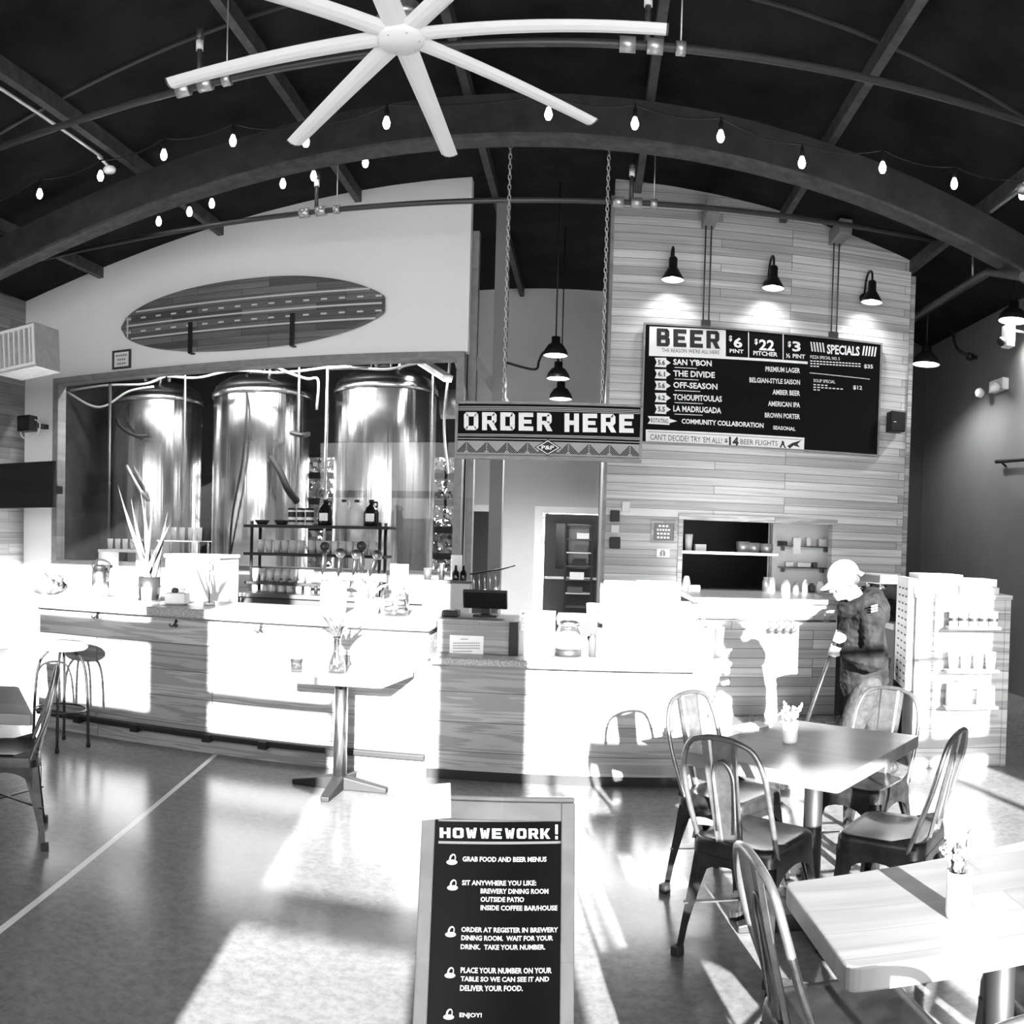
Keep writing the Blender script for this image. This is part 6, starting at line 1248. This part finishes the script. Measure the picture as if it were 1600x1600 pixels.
# jacket
mb = MB(); limb(mb, [hip + V3((.0, 0, .04)), hip.lerp(chest, .5) + V3((.015, 0, 0)), chest, neck + V3((.01, 0, -.03))], [.165, .16, .165, .085], 20)
for sh_, el_, wr_ in ((shL, elL, wrL), (shR, elR, wrR)): limb(mb, [chest.lerp(sh_, .5), sh_, sh_.lerp(el_, .5), el_, el_.lerp(wr_, .6), wr_ + (el_ - wr_).normalized() * .02], [.11, .085, .075, .066, .058, .045])
limb(mb, [hip + V3((0, 0, .03)), hip + V3((0, 0, -.0))], [.168, .165], 20)
limb(mb, [neck + V3((.02, -.10, .0)), neck + V3((.095, -.05, .035)), neck + V3((.095, .06, .035)), neck + V3((.02, .11, .0)), neck + V3((-.075, .05, -.045)), neck + V3((-.075, -.05, -.045)), neck + V3((.02, -.10, .0))], [.06, .068, .068, .06, .05, .05, .06])
limb(mb, [neck + V3((.10, 0, .03)), neck + V3((.15, 0, -.06)), neck + V3((.13, 0, -.15))], [.085, .085, .06])
jk = skin('jacket', mb, M_cloth, .009, smooth=5, disp=.009)
def patch(px, py, w_, h_, Y, m, name, parent):
    c = J(px, py, Y); mb = MB(); 
    for i in range(3): mb.bar(c + V3((-w_ / 2, 0, (i - 1) * h_ / 3)), c + V3((w_ / 2, .0, (i - 1) * h_ / 3 + .012)), .006, h_ / 4.5, (0, 0, 1))
    return part(name, mb, m, parent)
patch(1366, 952, .045, .05, PY - .262, M_pipe, 'arm_emblem', jk)
# trousers
mb = MB(); limb(mb, [hip + V3((0, 0, .02)), hip + V3((0, 0, -.04))], [.145, .14], 18)
for h_, k_, f_2 in ((hL, kL, fL), (hR, kR, fR)): limb(mb, [h_, h_.lerp(k_, .5), k_, k_.lerp(f_2, .5), f_2 + V3((0, 0, .01))], [.10, .094, .08, .076, .074])
skin('trousers', mb, M_trouser, .011, smooth=4, disp=.007)
for f_2, a in ((fL, .1), (fR, -.1)):
    mb = MB(); c = V3((f_2.x, f_2.y, 0)); limb(mb, [c + V3((.05, 0, .045)), c + V3((-.06, 0, .04)), c + V3((-.17, 0, .032))], [.045, .045, .032]); mb.v = [(x, y, max(0, z)) for x, y, z in mb.v]; part('shoe', mb, M_rubber, per)
# cap
mb = MB(); n = 28
for i in range(9):
    pass
prof = [(math.cos(q), math.sin(q)) for q in [PI / 2 * i / 9 for i in range(10)]]; vs = []
for cr_, sr in [(1.02, -.18)] + prof:
    for k in range(n): a = 2 * PI * k / n; vs.append(hp_(.012 + .112 * cr_ * math.cos(a), .09 * cr_ * math.sin(a), .045 + .095 * sr))
m_ = len(prof) + 1; mb.add(vs, [(i * n + k, i * n + (k + 1) % n, (i + 1) * n + (k + 1) % n, (i + 1) * n + k) for i in range(m_ - 1) for k in range(n)], True); cp = part('cap', mb, M_cap, per); cp.modifiers.new('t', 'SOLIDIFY').thickness = .004
mb = MB(); vs = []
for j in range(7):
    q = j / 6
    for k in range(13): a = -1.15 + 2.3 * k / 12; r = 1 + q * .75 * math.cos(a) ** .7 if math.cos(a) > 0 else 1; vs.append(hp_(.012 - .11 * r * math.cos(a) , .088 * (1 + .05 * q) * math.sin(a), .03 - .022 * q - .02 * math.sin(a) ** 2))
mb.add(vs, [(j * 13 + k, j * 13 + k + 1, (j + 1) * 13 + k + 1, (j + 1) * 13 + k) for j in range(6) for k in range(12)], True); o = part('bill', mb, M_cap, cp); o.modifiers.new('t', 'SOLIDIFY').thickness = .006
mb = MB(); vs = []
for j in range(4):
    q = j / 3
    for k in range(9): a = -.9 + 1.8 * k / 8; vs.append(hp_(.012 + (.112 + .035 * q) * math.cos(a), .09 * math.sin(a), .03 - .03 * q))
mb.add(vs, [(j * 9 + k, j * 9 + k + 1, (j + 1) * 9 + k + 1, (j + 1) * 9 + k) for j in range(3) for k in range(8)], True); o = part('back_brim', mb, M_cap, cp); o.modifiers.new('t', 'SOLIDIFY').thickness = .006
mb = MB(); mb.ball(hp_(.045, 0, -.005), (.072, .076, .055), 20, 12, H3); part('hair', mb, M_pipe, per)
br = thing('broom', 'long-handled broom held by the person in the white cap', 'broom', (bb + PO).xy.to_3d()); off = V3(br.location)
top, bot = bt_ + PO, bb + PO; low_ = bot + (bot - top).normalized() * ((bot.z - .1) / max(1e-3, -(bot - top).normalized().z))
mb = MB(); mb.tube([top, low_], .0125, 12); wpart('handle', mb, M_gundark, br); mb = MB(); R = Matrix.Translation(low_) ; mb.box(-.16, .16, -.03, .03, -.03, .03, R); wpart('head', mb, M_black, br, .01)
mb = MB(); rnd = random.Random(1)
for i in range(24):
    for k in range(3): x = -.15 + .3 * i / 23; b0 = low_ + V3((x, -.02 + .02 * k, -.03)); mb.tube([b0, V3((b0.x + x * .1, b0.y + rnd.uniform(-.01, .01), 0.002))], .004, 4)
o = wpart('bristles', mb, M_cream, br); o['kind'] = 'stuff'
